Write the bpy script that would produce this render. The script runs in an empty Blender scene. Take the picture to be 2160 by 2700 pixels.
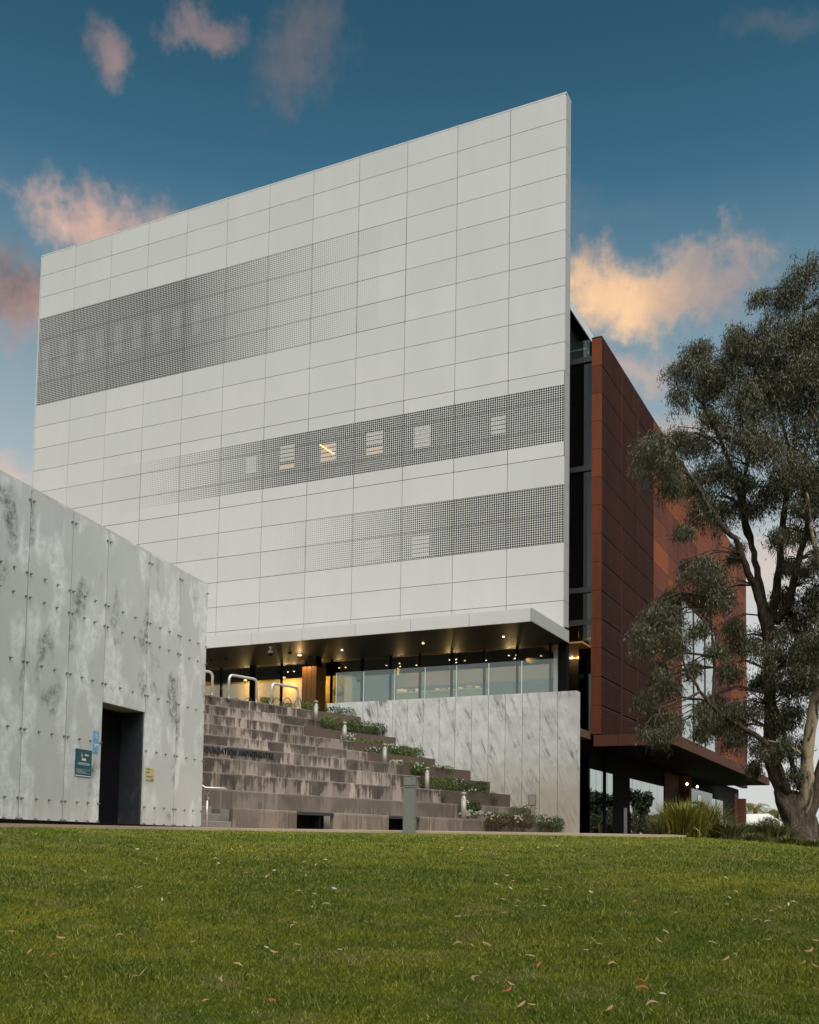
import bpy, bmesh, math, random
import numpy as np
from mathutils import Vector, Matrix
random.seed(7); RNG = np.random.default_rng(7)
SC = bpy.context.scene
COL = SC.collection
R = math.radians

# ------------------------------------------------------------------ camera (solved from the facade grid)
F_PX, CX, CY = 2760.02, 1080.03, 2025.17          # focal length / principal point in photo pixels (2160 x 2700)
PITCH, ROLL, YAW = 0.0713575, 0.0155793, -0.4555699
EYE = Vector((0, 0, -0.35))                       # z = 0 is the paving at the foot of the concrete wall
fw = Vector((0, math.cos(PITCH), math.sin(PITCH))); up0 = Vector((0, -math.sin(PITCH), math.cos(PITCH)))
ri = math.cos(ROLL)*Vector((1, 0, 0)) + math.sin(ROLL)*up0
up = -math.sin(ROLL)*Vector((1, 0, 0)) + math.cos(ROLL)*up0
cd = bpy.data.cameras.new('camera'); cam = bpy.data.objects.new('camera', cd); COL.objects.link(cam)
cam.matrix_world = Matrix(((ri.x, up.x, -fw.x, EYE.x), (ri.y, up.y, -fw.y, EYE.y), (ri.z, up.z, -fw.z, EYE.z), (0, 0, 0, 1)))
cd.sensor_fit = 'HORIZONTAL'; cd.sensor_width = 36.0; cd.lens = F_PX*36/2160
cd.shift_x = -(CX-1080)/2160; cd.shift_y = (CY-1350)/2160
cd.clip_start = 0.1; cd.clip_end = 3000
SC.camera = cam

def ray(x, y):
    w = ri*((x-CX)/F_PX) - up*((y-CY)/F_PX) + fw
    return w/math.hypot(w.x, w.y)
def onz(x, y, z):
    w = ray(x, y); return EYE + w*((z-EYE.z)/w.z)
def onplane(x, y, P, n):
    w = ray(x, y); return EYE + w*((P-EYE).dot(n)/w.dot(n))
def atdist(x, y, D): return EYE + ray(x, y)*D

# ------------------------------------------------------------------ node helpers
def N(nt, typ, ins=None, **props):
    n = nt.nodes.new(typ)
    for k, v in props.items(): setattr(n, k, v)
    if ins:
        for k, v in ins.items():
            s = n.inputs[k]
            if isinstance(v, bpy.types.NodeSocket): nt.links.new(v, s)
            else: s.default_value = v
    return n
def mth(nt, op, a, b=None, c=None, clamp=False):
    n = nt.nodes.new('ShaderNodeMath'); n.operation = op; n.use_clamp = clamp
    for i, v in enumerate((a, b, c)):
        if v is None: continue
        if isinstance(v, bpy.types.NodeSocket): nt.links.new(v, n.inputs[i])
        else: n.inputs[i].default_value = v
    return n.outputs[0]
def mixc(nt, f, a, b, mode='MIX'):
    n = nt.nodes.new('ShaderNodeMix'); n.data_type = 'RGBA'; n.blend_type = mode
    for i, v in ((0, f), (6, a), (7, b)):
        if isinstance(v, bpy.types.NodeSocket): nt.links.new(v, n.inputs[i])
        elif i == 0: n.inputs[0].default_value = v
        else: n.inputs[i].default_value = (v[0], v[1], v[2], 1)
    return n.outputs[2]
def ramp(nt, f, stops):
    n = nt.nodes.new('ShaderNodeValToRGB'); nt.links.new(f, n.inputs[0])
    while len(n.color_ramp.elements) < len(stops): n.color_ramp.elements.new(0.5)
    for e, (p, c) in zip(n.color_ramp.elements, stops):
        e.position = p
        e.color = (c, c, c, 1) if isinstance(c, (int, float)) else (c[0], c[1], c[2], 1)
    return n.outputs[0]
def noise(nt, vec, scale, detail=4, rough=.55, dist=0.0, dim='3D'):
    n = nt.nodes.new('ShaderNodeTexNoise'); n.noise_dimensions = dim
    n.inputs['Scale'].default_value = scale; n.inputs['Detail'].default_value = detail
    n.inputs['Roughness'].default_value = rough; n.inputs['Distortion'].default_value = dist
    if vec is not None: nt.links.new(vec, n.inputs['Vector'])
    return n.outputs[0]
def scaled(nt, vec, s, rot=(0, 0, 0)):
    if any(rot):
        n = nt.nodes.new('ShaderNodeMapping'); n.inputs['Rotation'].default_value = rot; nt.links.new(vec, n.inputs['Vector']); vec = n.outputs[0]
    n = nt.nodes.new('ShaderNodeMapping'); n.inputs['Scale'].default_value = s
    nt.links.new(vec, n.inputs['Vector']); return n.outputs[0]
def mat(name, rough=.6, metal=0.0, spec=.5):
    m = bpy.data.materials.new(name); m.use_nodes = True
    nt = m.node_tree; b = nt.nodes['Principled BSDF']
    b.inputs['Roughness'].default_value = rough; b.inputs['Metallic'].default_value = metal
    b.inputs['Specular IOR Level'].default_value = spec
    return m, nt, b
def pos(nt): return nt.nodes.new('ShaderNodeNewGeometry').outputs['Position']
def orand(nt): return nt.nodes.new('ShaderNodeObjectInfo').outputs['Random']
def irand(nt): return nt.nodes.new('ShaderNodeNewGeometry').outputs['Random Per Island']
def bump(nt, b, h, strength=.3, dist=.02):
    n = N(nt, 'ShaderNodeBump', {'Height': h, 'Strength': strength, 'Distance': dist}); nt.links.new(n.outputs[0], b.inputs['Normal'])
def setc(nt, b, c): nt.links.new(c, b.inputs['Base Color'])

# ------------------------------------------------------------------ sky, sun, exposure
SUN_EL, SUN_AZ = R(54), R(158)                    # azimuth clockwise from +Y: the sun stands behind the camera, veiled
W = bpy.data.worlds.new('World'); SC.world = W; W.use_nodes = True
wt = W.node_tree; bg = wt.nodes['Background']; bg.inputs['Strength'].default_value = 0.072
sky = N(wt, 'ShaderNodeTexSky', sky_type='NISHITA', sun_disc=False, sun_elevation=SUN_EL, sun_rotation=SUN_AZ)
sky.altitude = 100; sky.air_density = 1.0; sky.dust_density = 0.6; sky.ozone_density = 1.6
gen = N(wt, 'ShaderNodeTexCoord').outputs['Generated']
sep = N(wt, 'ShaderNodeSeparateXYZ', {0: gen})
az = mth(wt, 'ARCTAN2', sep.outputs[0], sep.outputs[1])
el = mth(wt, 'ARCSINE', sep.outputs[2])
ae = N(wt, 'ShaderNodeCombineXYZ', {0: az, 1: el}).outputs[0]
wn = N(wt, 'ShaderNodeTexNoise', {'Vector': ae, 'Scale': 6.0, 'Detail': 6.0, 'Roughness': .62})
wrp = N(wt, 'ShaderNodeVectorMath', {0: wn.outputs['Color'], 1: (.5, .5, .5)}, operation='SUBTRACT').outputs[0]
wrp = N(wt, 'ShaderNodeVectorMath', {0: wrp, 'Scale': .12}, operation='SCALE').outputs[0]
aw = N(wt, 'ShaderNodeVectorMath', {0: ae, 1: wrp}, operation='ADD').outputs[0]
fine = noise(wt, ae, 22, 6, .62)
finer = noise(wt, ae, 70, 5, .6)
broad = noise(wt, ae, 9, 6, .6)
skyc = mixc(wt, 1.0, sky.outputs[0], (.140, .44, .40), 'MULTIPLY')
# paler air towards the horizon
hz = ramp(wt, el, [(0.0, .95), (.2, .92), (.34, .85), (.456, .78), (.56, .60), (.66, .32), (.82, .05)])
hc = ramp(wt, el, [(.0, (.66, .67, .655)), (.2, (.65, .66, .65)), (.34, (.42, .50, .54)), (.456, (.235, .36, .44)), (.58, (.075, .21, .33)), (.75, (.05, .15, .24))])
hc = N(wt, 'ShaderNodeVectorMath', {0: hc, 'Scale': 10.0}, operation='SCALE').outputs[0]
skyc = mixc(wt, hz, skyc, hc)
def pix_dir(x, y):
    w = ray(x, y).normalized(); return math.atan2(w.x, w.y), math.asin(w.z)
def cloud(base, x, y, rx, ry, rot, col_hi, col_lo, amount, soft=.9):
    """one cloud bank at a direction of the sky; noise frays its edge"""
    a0, e0 = pix_dir(x, y); a1, _ = pix_dir(x+rx, y); _, e1 = pix_dir(x, y-ry)
    mp = N(wt, 'ShaderNodeMapping', {'Vector': aw, 'Location': (a0, e0, 0), 'Rotation': (0, 0, rot), 'Scale': (abs(a1-a0), abs(e1-e0), 1)}, vector_type='TEXTURE')
    ln = N(wt, 'ShaderNodeVectorMath', {0: mp.outputs[0]}, operation='LENGTH').outputs['Value']
    dn = mth(wt, 'SUBTRACT', 1.0, ln)
    dn = mth(wt, 'ADD', dn, mth(wt, 'MULTIPLY', mth(wt, 'SUBTRACT', fine, .5), 1.35))
    dn = mth(wt, 'ADD', dn, mth(wt, 'MULTIPLY', mth(wt, 'SUBTRACT', finer, .5), .7))
    dn = N(wt, 'ShaderNodeMapRange', {0: dn, 1: -.15, 2: soft, 3: 0.0, 4: amount}, interpolation_type='SMOOTHSTEP').outputs[0]
    sy = N(wt, 'ShaderNodeSeparateXYZ', {0: mp.outputs[0]}).outputs[1]
    lt = mth(wt, 'ADD', mth(wt, 'MULTIPLY', mth(wt, 'SUBTRACT', broad, .5), 2.6), mth(wt, 'MULTIPLY_ADD', sy, -.25, .55), clamp=True)
    return mixc(wt, dn, base, mixc(wt, lt, col_lo, col_hi))
PEACH, PINK, MAUVE, GREYB = (9.2, 5.2, 2.75), (6.6, 4.0, 3.3), (2.2, 1.75, 1.85), (2.6, 2.9, 3.3)
# thin cloud all round the sky
thin = N(wt, 'ShaderNodeMapRange', {0: noise(wt, scaled(wt, ae, (1.0, 2.2, 1)), 2.3, 7, .6), 1: .56, 2: .80, 3: 0.0, 4: .55}).outputs[0]
skyc = mixc(wt, thin, skyc, (2.6, 2.5, 2.7))
for c in [(290, 110, 75, 110, .5, PINK, MAUVE, .5), (545, 45, 110, 75, 0, PINK, MAUVE, .5), (800, 130, 150, 170, 0, (2.9, 2.0, 1.9), (1.9, 1.7, 1.8), .42),
          (290, 555, 290, 105, -.12, (9.2, 5.8, 4.4), (4.0, 3.0, 2.8), .92), (20, 730, 170, 170, 0, PINK, (1.5, 1.2, 1.3), .9), (0, 1240, 160, 90, 0, (10, 7, 5.4), (6, 4.4, 3.8), .8),
          (1660, 735, 340, 135, -.05, (11.0, 7.0, 3.9), (6.0, 4.1, 3.0), 1.0), (1890, 740, 200, 140, -.1, (4.2, 3.1, 2.8), GREYB, .7), (1710, 940, 110, 60, -.3, (7.6, 5.2, 4.1), (3.6, 3.2, 3.2), .7),
          (1790, 1110, 160, 90, 0, (8.8, 5.8, 4.2), (4.6, 3.9, 3.6), .75), (2060, 1480, 260, 120, 0, (8.6, 6.2, 5.0), (6, 5.3, 5.0), .6), (2060, 25, 150, 60, 0, (2.4, 2.1, 2.1), (1.6, 1.7, 1.9), .25)]:
    skyc = cloud(skyc, *c)
wt.links.new(skyc, bg.inputs['Color'])

sd = bpy.data.lights.new('sun', 'SUN'); sun = bpy.data.objects.new('sun', sd); COL.objects.link(sun)
sd.energy = 4.1; sd.angle = R(60); sd.color = (1.0, .95, .88)
to_sun = Vector((math.sin(SUN_AZ)*math.cos(SUN_EL), math.cos(SUN_AZ)*math.cos(SUN_EL), math.sin(SUN_EL)))
sun.rotation_euler = to_sun.to_track_quat('Z', 'Y').to_euler(); sun.location = to_sun*80
vs = SC.view_settings; vs.view_transform = 'Standard'; vs.look = 'None'; vs.gamma = 1; vs.use_curve_mapping = False
vs.exposure = 0.5

# ------------------------------------------------------------------ mesh helpers
def link(o, parent=None):
    COL.objects.link(o)
    if parent: o.parent = parent
    return o
def mesh(name, verts, faces, m, parent=None, smooth=False):
    me = bpy.data.meshes.new(name); me.from_pydata([tuple(v) for v in verts], [], faces); me.update()
    if m: me.materials.append(m)
    if smooth: me.shade_smooth()
    return link(bpy.data.objects.new(name, me), parent)
BOXF = [(0, 3, 2, 1), (4, 5, 6, 7), (0, 1, 5, 4), (1, 2, 6, 5), (2, 3, 7, 6), (3, 0, 4, 7)]
def boxv(x0, x1, y0, y1, z0, z1):
    return [(x0, y0, z0), (x1, y0, z0), (x1, y1, z0), (x0, y1, z0), (x0, y0, z1), (x1, y0, z1), (x1, y1, z1), (x0, y1, z1)]
def box(name, x0, x1, y0, y1, z0, z1, m, parent=None, bev=0):
    o = mesh(name, boxv(x0, x1, y0, y1, z0, z1), BOXF, m, parent)
    if bev:
        bm = bmesh.new(); bm.from_mesh(o.data)
        bmesh.ops.bevel(bm, geom=bm.edges[:], offset=bev, segments=2, affect='EDGES'); bm.to_mesh(o.data); bm.free()
    return o
class MB:
    """collects shapes into one mesh"""
    def __init__(s): s.v = []; s.f = []
    def add(s, v, f):
        n = len(s.v); s.v += [tuple(a) for a in v]; s.f += [tuple(i+n for i in q) for q in f]
    def box(s, *a): s.add(boxv(*a), BOXF)
    def tube(s, pts, rad, n=8, cap=True):
        pts = [Vector(p) for p in pts]; k = len(pts)
        if not isinstance(rad, (list, tuple)): rad = [rad]*k
        vs_ = []; prev = None
        for i, p in enumerate(pts):
            t = (pts[min(i+1, k-1)]-pts[max(i-1, 0)]).normalized()
            a = prev if prev is not None else (Vector((0, 0, 1)) if abs(t.z) < .9 else Vector((1, 0, 0)))
            a = (a - t*a.dot(t)); a = a.normalized() if a.length > 1e-6 else t.orthogonal().normalized()
            b = t.cross(a); prev = a
            vs_ += [p+(a*math.cos(2*math.pi*j/n)+b*math.sin(2*math.pi*j/n))*rad[i] for j in range(n)]
        fs = [(i*n+j, i*n+(j+1) % n, (i+1)*n+(j+1) % n, (i+1)*n+j) for i in range(k-1) for j in range(n)]
        if cap: fs += [tuple(range(n-1, -1, -1)), tuple(range((k-1)*n, k*n))]
        s.add(vs_, fs)
    def lathe(s, prof, n=16, c=(0, 0, 0)):
        k = len(prof)
        vs_ = [(c[0]+r*math.cos(2*math.pi*j/n), c[1]+r*math.sin(2*math.pi*j/n), c[2]+z) for r, z in prof for j in range(n)]
        fs = [(i*n+j, i*n+(j+1) % n, (i+1)*n+(j+1) % n, (i+1)*n+j) for i in range(k-1) for j in range(n)]
        fs += [tuple(range(n-1, -1, -1)), tuple(range((k-1)*n, k*n))]
        s.add(vs_, fs)
    def build(s, name, m, parent=None, smooth=False):
        return mesh(name, s.v, s.f, m, parent, smooth)
def empty(name, loc, rz=0, label=None, cat=None, group=None):
    o = link(bpy.data.objects.new(name, None)); o.location = loc; o.rotation_euler = (0, 0, rz)
    o.empty_display_size = .2
    return tag(o, label, cat, group)
def tag(o, label=None, cat=None, group=None, kind=None):
    for k, v in (('label', label), ('category', cat), ('group', group), ('kind', kind)):
        if v: o[k] = v
    return o
def copy_tree(o, parent=None):
    c = o.copy(); COL.objects.link(c)
    if parent: c.parent = parent
    for ch in list(o.children): copy_tree(ch, c)
    return c
def tris_mesh(name, V, m, parent=None, per=3, quads=False):
    """V: (n, per, 3) array of free-standing small faces"""
    n = V.shape[0]; me = bpy.data.meshes.new(name)
    me.vertices.add(n*per); me.vertices.foreach_set('co', V.astype(np.float32).ravel())
    me.loops.add(n*per); me.loops.foreach_set('vertex_index', np.arange(n*per, dtype=np.int32))
    me.polygons.add(n); me.polygons.foreach_set('loop_start', np.arange(0, n*per, per, dtype=np.int32))
    me.polygons.foreach_set('loop_total', np.full(n, per, dtype=np.int32))
    me.update(); me.validate()
    me.materials.append(m)
    return link(bpy.data.objects.new(name, me), parent)
def text_mesh(name, body, size, m, parent, extrude=.004, align='LEFT', spacing=1.0, bold=0.0):
    cu = bpy.data.curves.new(name, 'FONT'); cu.body = body; cu.size = size; cu.extrude = extrude; cu.align_x = align
    cu.space_character = spacing; cu.offset = bold
    t = bpy.data.objects.new(name, cu); COL.objects.link(t)
    dg = bpy.context.evaluated_depsgraph_get()
    me = bpy.data.meshes.new_from_object(t.evaluated_get(dg)); bpy.data.objects.remove(t); bpy.data.curves.remove(cu)
    me.materials.clear(); me.materials.append(m)
    o = bpy.data.objects.new(name, me); return link(o, parent)

# ------------------------------------------------------------------ materials
def plain(name, c, rough=.6, metal=0.0, spec=.5, var=.08, sc=3.0):
    m, nt, b = mat(name, rough, metal, spec)
    f = noise(nt, pos(nt), sc, 5)
    setc(nt, b, mixc(nt, f, [v*(1-var) for v in c], [v*(1+var) for v in c]))
    return m
def emis(name, c, s):
    m, nt, b = mat(name); b.inputs['Base Color'].default_value = (*c, 1)
    b.inputs['Emission Color'].default_value = (*c, 1); b.inputs['Emission Strength'].default_value = s
    return m
# white facade panels: coated aluminium, a little different from sheet to sheet
M_WHITE, nt, b = mat('white_panel', .34, .22)
c = mixc(nt, orand(nt), (.61, .60, .580), (.655, .643, .620))
f = noise(nt, scaled(nt, pos(nt), (1, 1, .25)), 1.1, 5)
c = mixc(nt, ramp(nt, f, [(.35, .0), (.75, .35)]), c, (.55, .54, .515)); setc(nt, b, c)
bump(nt, b, noise(nt, pos(nt), .9, 2), .10, .02)
st_ = noise(nt, scaled(nt, pos(nt), (6, 6, .18)), 1.0, 5, .6); nt.links.new(ramp(nt, st_, [(.35, .31), (.7, .37)]), b.inputs['Roughness'])
M_VOID = plain('dark_backing', (.012, .012, .013), .8)
M_GREYSHADE = plain('grey_and_shaded_white', (.30, .30, .295), .4)  # plain grey; also paints right-facing white sheets as shaded
# corten
def rust(name, dark, mid, orange, amt):
    m, nt, b = mat(name, .75, 0, .3)
    P = pos(nt)
    f = noise(nt, scaled(nt, P, (1, 1, .22)), 1.4, 7, .65)
    g = noise(nt, P, 14, 5, .6)
    c = mixc(nt, ramp(nt, f, [(.33, 0), (.68, 1)]), dark, mid)
    r = ramp(nt, orand(nt), [(.35, 0), (.95, amt)])
    c = mixc(nt, r, c, orange)
    c = mixc(nt, mth(nt, 'MULTIPLY', g, .45), c, dark)
    st = noise(nt, scaled(nt, P, (9, 9, .35)), 1.0, 4)
    c = mixc(nt, ramp(nt, st, [(.55, 0), (.8, .5)]), c, [v*.55 for v in dark])
    setc(nt, b, c); bump(nt, b, g, .15, .01)
    return m
M_RUST = rust('weathered_steel', (.052, .0115, .006), (.14, .030, .0095), (.29, .068, .009), .75)
M_RUSTD = rust('weathered_steel_slat', (.036, .009, .006), (.085, .020, .011), (.12, .027, .011), .4)
M_RUSTL = plain('weathered_steel_ledge', (.070, .022, .012), .7, 0, .3, .25)
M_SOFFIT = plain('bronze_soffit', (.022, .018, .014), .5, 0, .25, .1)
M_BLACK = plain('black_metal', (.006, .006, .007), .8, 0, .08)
M_DGREY = plain('dark_grey_metal', (.035, .038, .042), .4, .3)
M_STEEL = plain('brushed_steel', (.55, .52, .48), .32, .85, .5, .06)
M_RAILW = plain('satin_rail', (.62, .56, .50), .38, .6)
M_SOIL = plain('soil', (.030, .022, .015), .95, 0, .1, .4, 20)
M_TIMBER, nt, b = mat('timber', .5)
P = pos(nt); f = noise(nt, scaled(nt, P, (14, 14, .8)), 1.0, 6, .6, .6)
c = mixc(nt, f, (.30, .13, .035), (.55, .27, .08)); c = mixc(nt, mth(nt, 'MULTIPLY', orand(nt), .35), c, (.22, .09, .03)); setc(nt, b, c)
# glass: a coated pane, partly mirror
def glass(name, refl, tint, rough=.0):
    m = bpy.data.materials.new(name); m.use_nodes = True; nt = m.node_tree; nt.nodes.clear()
    o = N(nt, 'ShaderNodeOutputMaterial'); g = N(nt, 'ShaderNodeBsdfGlossy', {'Color': (.95, 1, .98, 1), 'Roughness': rough})
    t = N(nt, 'ShaderNodeBsdfTransparent', {'Color': (*tint, 1)})
    fr = N(nt, 'ShaderNodeLayerWeight', {'Blend': .35}).outputs['Fresnel']
    k = mth(nt, 'MULTIPLY_ADD', fr, 1.0-refl, refl, clamp=True)
    mx = N(nt, 'ShaderNodeMixShader', {0: k, 1: t.outputs[0], 2: g.outputs[0]}); nt.links.new(mx.outputs[0], o.inputs[0])
    return m
M_GLASS = glass('clear_glass', .10, (.80, .84, .80))
M_GLASSD = glass('dark_glass', .05, (.10, .12, .12))
M_GLASSM = glass('mirror_glass', .55, (.10, .12, .12))
M_BALU = glass('balustrade_glass', .05, (.90, .97, .94))
# concrete wall with diagonal wash marks and a damp stained lower half
M_CONC, nt, b = mat('streaked_concrete', .78, 0, .3)
P = N(nt, 'ShaderNodeTexCoord').outputs['Object']
jit = N(nt, 'ShaderNodeCombineXYZ', {0: mth(nt, 'MULTIPLY', orand(nt), 9.0), 2: mth(nt, 'MULTIPLY', orand(nt), 5.0)}).outputs[0]
PJ = N(nt, 'ShaderNodeVectorMath', {0: P, 1: jit}, operation='ADD').outputs[0]
s1 = noise(nt, scaled(nt, PJ, (4.2, 1, .55), (0, R(20), 0)), 1.6, 10, .78, .8)
s2 = noise(nt, scaled(nt, PJ, (1.2, 1, 5.5), (0, R(22), 0)), 2.2, 6, .65)
blot = noise(nt, PJ, 1.3, 6, .6)
iso = noise(nt, PJ, 2.4, 8, .68)
sm = mth(nt, 'ADD', mth(nt, 'MULTIPLY', s1, .35), mth(nt, 'MULTIPLY', iso, .65))
c = mixc(nt, ramp(nt, sm, [(.34, 0), (.60, 1)]), (.40, .40, .385), (.61, .61, .595))
dk = mth(nt, 'MULTIPLY', ramp(nt, s1, [(.38, 1), (.50, 0)]), ramp(nt, blot, [(.48, 0), (.60, .95)]))
c = mixc(nt, dk, c, (.10, .105, .115))
c = mixc(nt, mth(nt, 'MULTIPLY', ramp(nt, s2, [(.60, 0), (.70, .35)]), ramp(nt, blot, [(.4, 0), (.6, 1)])), c, (.75, .75, .74))
zz = N(nt, 'ShaderNodeSeparateXYZ', {0: P}).outputs[2]
damp = mth(nt, 'MULTIPLY', ramp(nt, mth(nt, 'MULTIPLY_ADD', zz, .25, mth(nt, 'MULTIPLY', mth(nt, 'SUBTRACT', blot, .5), .35)), [(.28, 1), (.58, 0)]), .75)
c = mixc(nt, damp, c, (.40, .35, .26))
spk = noise(nt, PJ, 55, 3, .7)
c = mixc(nt, ramp(nt, spk, [(.58, 0), (.74, .5)]), c, (.20, .19, .17)); setc(nt, b, c)
bump(nt, b, spk, .2, .006)
# galvanised sheet with white bloom and dark oxide patches
M_GALV, nt, b = mat('galvanised_sheet', .5, .25, .4)
P = N(nt, 'ShaderNodeTexCoord').outputs['Object']
jit = N(nt, 'ShaderNodeCombineXYZ', {0: mth(nt, 'MULTIPLY', orand(nt), 13.0), 2: mth(nt, 'MULTIPLY', orand(nt), 7.0)}).outputs[0]
PJ = N(nt, 'ShaderNodeVectorMath', {0: P, 1: jit}, operation='ADD').outputs[0]
sp = N(nt, 'ShaderNodeTexVoronoi', {'Vector': PJ, 'Scale': 30.0}).outputs['Color']
sp = N(nt, 'ShaderNodeSeparateColor', {0: sp}).outputs[0]
cl = noise(nt, PJ, .9, 7, .6); fl = noise(nt, PJ, 7, 8, .7, .3)
c = mixc(nt, cl, (.475, .49, .495), (.63, .635, .63))
c = mixc(nt, mth(nt, 'MULTIPLY', sp, .12), c, (.60, .62, .61))
c = mixc(nt, mth(nt, 'MULTIPLY', ramp(nt, orand(nt), [(.7, 0), (.8, .5)]), ramp(nt, cl, [(.4, 0), (.65, .6)])), c, (.56, .50, .37))
mid = noise(nt, scaled(nt, PJ, (1.3, 1, .75)), 1.15, 3, .5)
bloom = mth(nt, 'MULTIPLY', ramp(nt, mid, [(.50, 0), (.58, 1)]), ramp(nt, fl, [(.34, 0), (.60, .9)]))
c = mixc(nt, bloom, c, (.80, .82, .83))
oxm = noise(nt, scaled(nt, PJ, (1.2, 1, .8)), .95, 3, .5)
ox = mth(nt, 'MULTIPLY', ramp(nt, oxm, [(.58, 0), (.66, 1)]), ramp(nt, fl, [(.40, .0), (.60, .85)]))
c = mixc(nt, ox, c, (.09, .10, .105))
drip = noise(nt, scaled(nt, PJ, (16, 1, .5)), 1.0, 4)
zz = N(nt, 'ShaderNodeSeparateXYZ', {0: P}).outputs[2]
c = mixc(nt, mth(nt, 'MULTIPLY', ramp(nt, drip, [(.5, 0), (.75, .5)]), ramp(nt, zz, [(.1, 1), (.9, .15)])), c, (.36, .33, .29))
setc(nt, b, c); nt.links.new(ramp(nt, fl, [(.3, .38), (.7, .65)]), b.inputs['Roughness'])
bump(nt, b, fl, .12, .006)
# tier stone, rain-streaked
def stone(name, lo, hi, dark, amt):
    m, nt, b = mat(name, .85, 0, .25)
    P = pos(nt); r = orand(nt)
    off = N(nt, 'ShaderNodeCombineXYZ', {0: mth(nt, 'MULTIPLY', r, 3.0), 1: mth(nt, 'MULTIPLY', r, 5.0), 2: r}).outputs[0]
    PJ = N(nt, 'ShaderNodeVectorMath', {0: P, 1: off}, operation='ADD').outputs[0]
    c = mixc(nt, r, lo, hi)
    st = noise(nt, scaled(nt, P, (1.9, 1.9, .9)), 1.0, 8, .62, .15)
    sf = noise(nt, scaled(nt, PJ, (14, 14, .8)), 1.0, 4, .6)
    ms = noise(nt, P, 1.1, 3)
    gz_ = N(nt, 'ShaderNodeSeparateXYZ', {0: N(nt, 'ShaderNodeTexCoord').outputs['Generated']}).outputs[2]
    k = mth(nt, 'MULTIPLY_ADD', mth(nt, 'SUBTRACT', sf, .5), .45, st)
    k = mth(nt, 'MULTIPLY_ADD', mth(nt, 'SUBTRACT', gz_, .55), .13, k)  # block tops darkened: drip stain plus a shadow line put into the colour
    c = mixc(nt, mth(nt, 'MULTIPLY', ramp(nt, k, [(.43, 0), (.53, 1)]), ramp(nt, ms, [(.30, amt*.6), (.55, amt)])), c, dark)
    lt = noise(nt, scaled(nt, PJ, (9, 9, .5)), 1.0, 3)
    c = mixc(nt, ramp(nt, lt, [(.64, 0), (.74, .45)]), c, (.46, .39, .33))
    c = mixc(nt, mth(nt, 'MULTIPLY', ramp(nt, gz_, [(.90, 0), (.97, .38)]), ramp(nt, ms, [(.35, .3), (.6, 1)])), c, (.43, .37, .32))  # pale top edge: wear plus light on the bevel, put into the colour
    g = noise(nt, P, 40, 4, .7); c = mixc(nt, mth(nt, 'MULTIPLY', g, .4), c, dark)
    setc(nt, b, c); bump(nt, b, g, .25, .008)
    return m
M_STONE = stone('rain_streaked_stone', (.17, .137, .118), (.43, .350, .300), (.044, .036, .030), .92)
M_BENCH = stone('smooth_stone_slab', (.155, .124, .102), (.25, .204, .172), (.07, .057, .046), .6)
M_PLANTER = plain('brown_planter_steel', (.085, .060, .046), .7, 0, .3, .25, 2.5)
M_STEPC = plain('step_concrete', (.20, .19, .165), .85, 0, .2, .35, 5)
# ground
M_PATH, nt, b = mat('sandy_paving', .9, 0, .2)
P = pos(nt); f = noise(nt, P, 2.2, 6, .65); g = noise(nt, P, 60, 3)
c = mixc(nt, f, (.33, .25, .17), (.47, .37, .27)); c = mixc(nt, mth(nt, 'MULTIPLY', g, .3), c, (.24, .19, .14)); setc(nt, b, c)
M_EARTH, nt, b = mat('dry_earth', .95, 0, .1)
f = noise(nt, pos(nt), .35, 8, .65); setc(nt, b, mixc(nt, f, (.05, .06, .022), (.12, .10, .055)))
M_MULCH, nt, b = mat('bark_mulch', .95, 0, .1)
f = noise(nt, pos(nt), 18, 6, .7); setc(nt, b, mixc(nt, f, (.028, .024, .014), (.11, .085, .055))); bump(nt, b, f, .8, .04)
def lawn_colour(nt, rnd=None):
    P = pos(nt)
    big = noise(nt, scaled(nt, P, (.55, 1.0, 1)), .55, 5, .6); md = noise(nt, P, 2.6, 6, .65); fn = noise(nt, P, 17, 5, .7)
    c = mixc(nt, ramp(nt, big, [(.34, 0), (.66, 1)]), (.125, .160, .008), (.29, .285, .018))
    c = mixc(nt, ramp(nt, md, [(.42, 0), (.66, .85)]), c, (.075, .125, .007))
    c = mixc(nt, ramp(nt, fn, [(.55, 0), (.8, .55)]), c, (.27, .26, .07))
    dry = mth(nt, 'MULTIPLY', ramp(nt, noise(nt, scaled(nt, P, (1, 1.3, 1)), 1.7, 6, .7), [(.54, 0), (.66, 1)]), ramp(nt, fn, [(.38, .05), (.62, .75)]))
    return mixc(nt, dry, c, (.36, .28, .14)), fn
M_LAWN, nt, b = mat('turf', .9, 0, .15)
c, fn = lawn_colour(nt); setc(nt, b, mixc(nt, .45, c, (.02, .03, .006))); bump(nt, b, fn, .6, .03)
M_GRASS, nt, b = mat('grass_blade', .6, 0, .25)
c, fn = lawn_colour(nt); r = irand(nt)
c = mixc(nt, ramp(nt, r, [(0, .95), (.45, 0)]), c, (.025, .055, .004)); c = mixc(nt, ramp(nt, r, [(.80, 0), (1, .95)]), c, (.40, .40, .14)); setc(nt, b, c)
b.inputs['Subsurface Weight'].default_value = 0
def leafmat(name, a, b_, c_, rough=.5):
    m, nt, b = mat(name, rough, 0, .35)
    r = irand(nt); c = mixc(nt, ramp(nt, r, [(0, 0), (.8, 1)]), a, b_); c = mixc(nt, ramp(nt, r, [(.86, 0), (1, 1)]), c, c_)
    setc(nt, b, c); return m
M_GUM = leafmat('gum_leaf', (.022, .023, .010), (.060, .060, .028), (.15, .135, .068))
M_SHRUB = leafmat('shrub_leaf', (.030, .055, .008), (.085, .130, .018), (.17, .21, .04))
M_SHRUBR = leafmat('russet_shrub_leaf', (.035, .032, .010), (.085, .065, .018), (.16, .10, .03))
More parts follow.
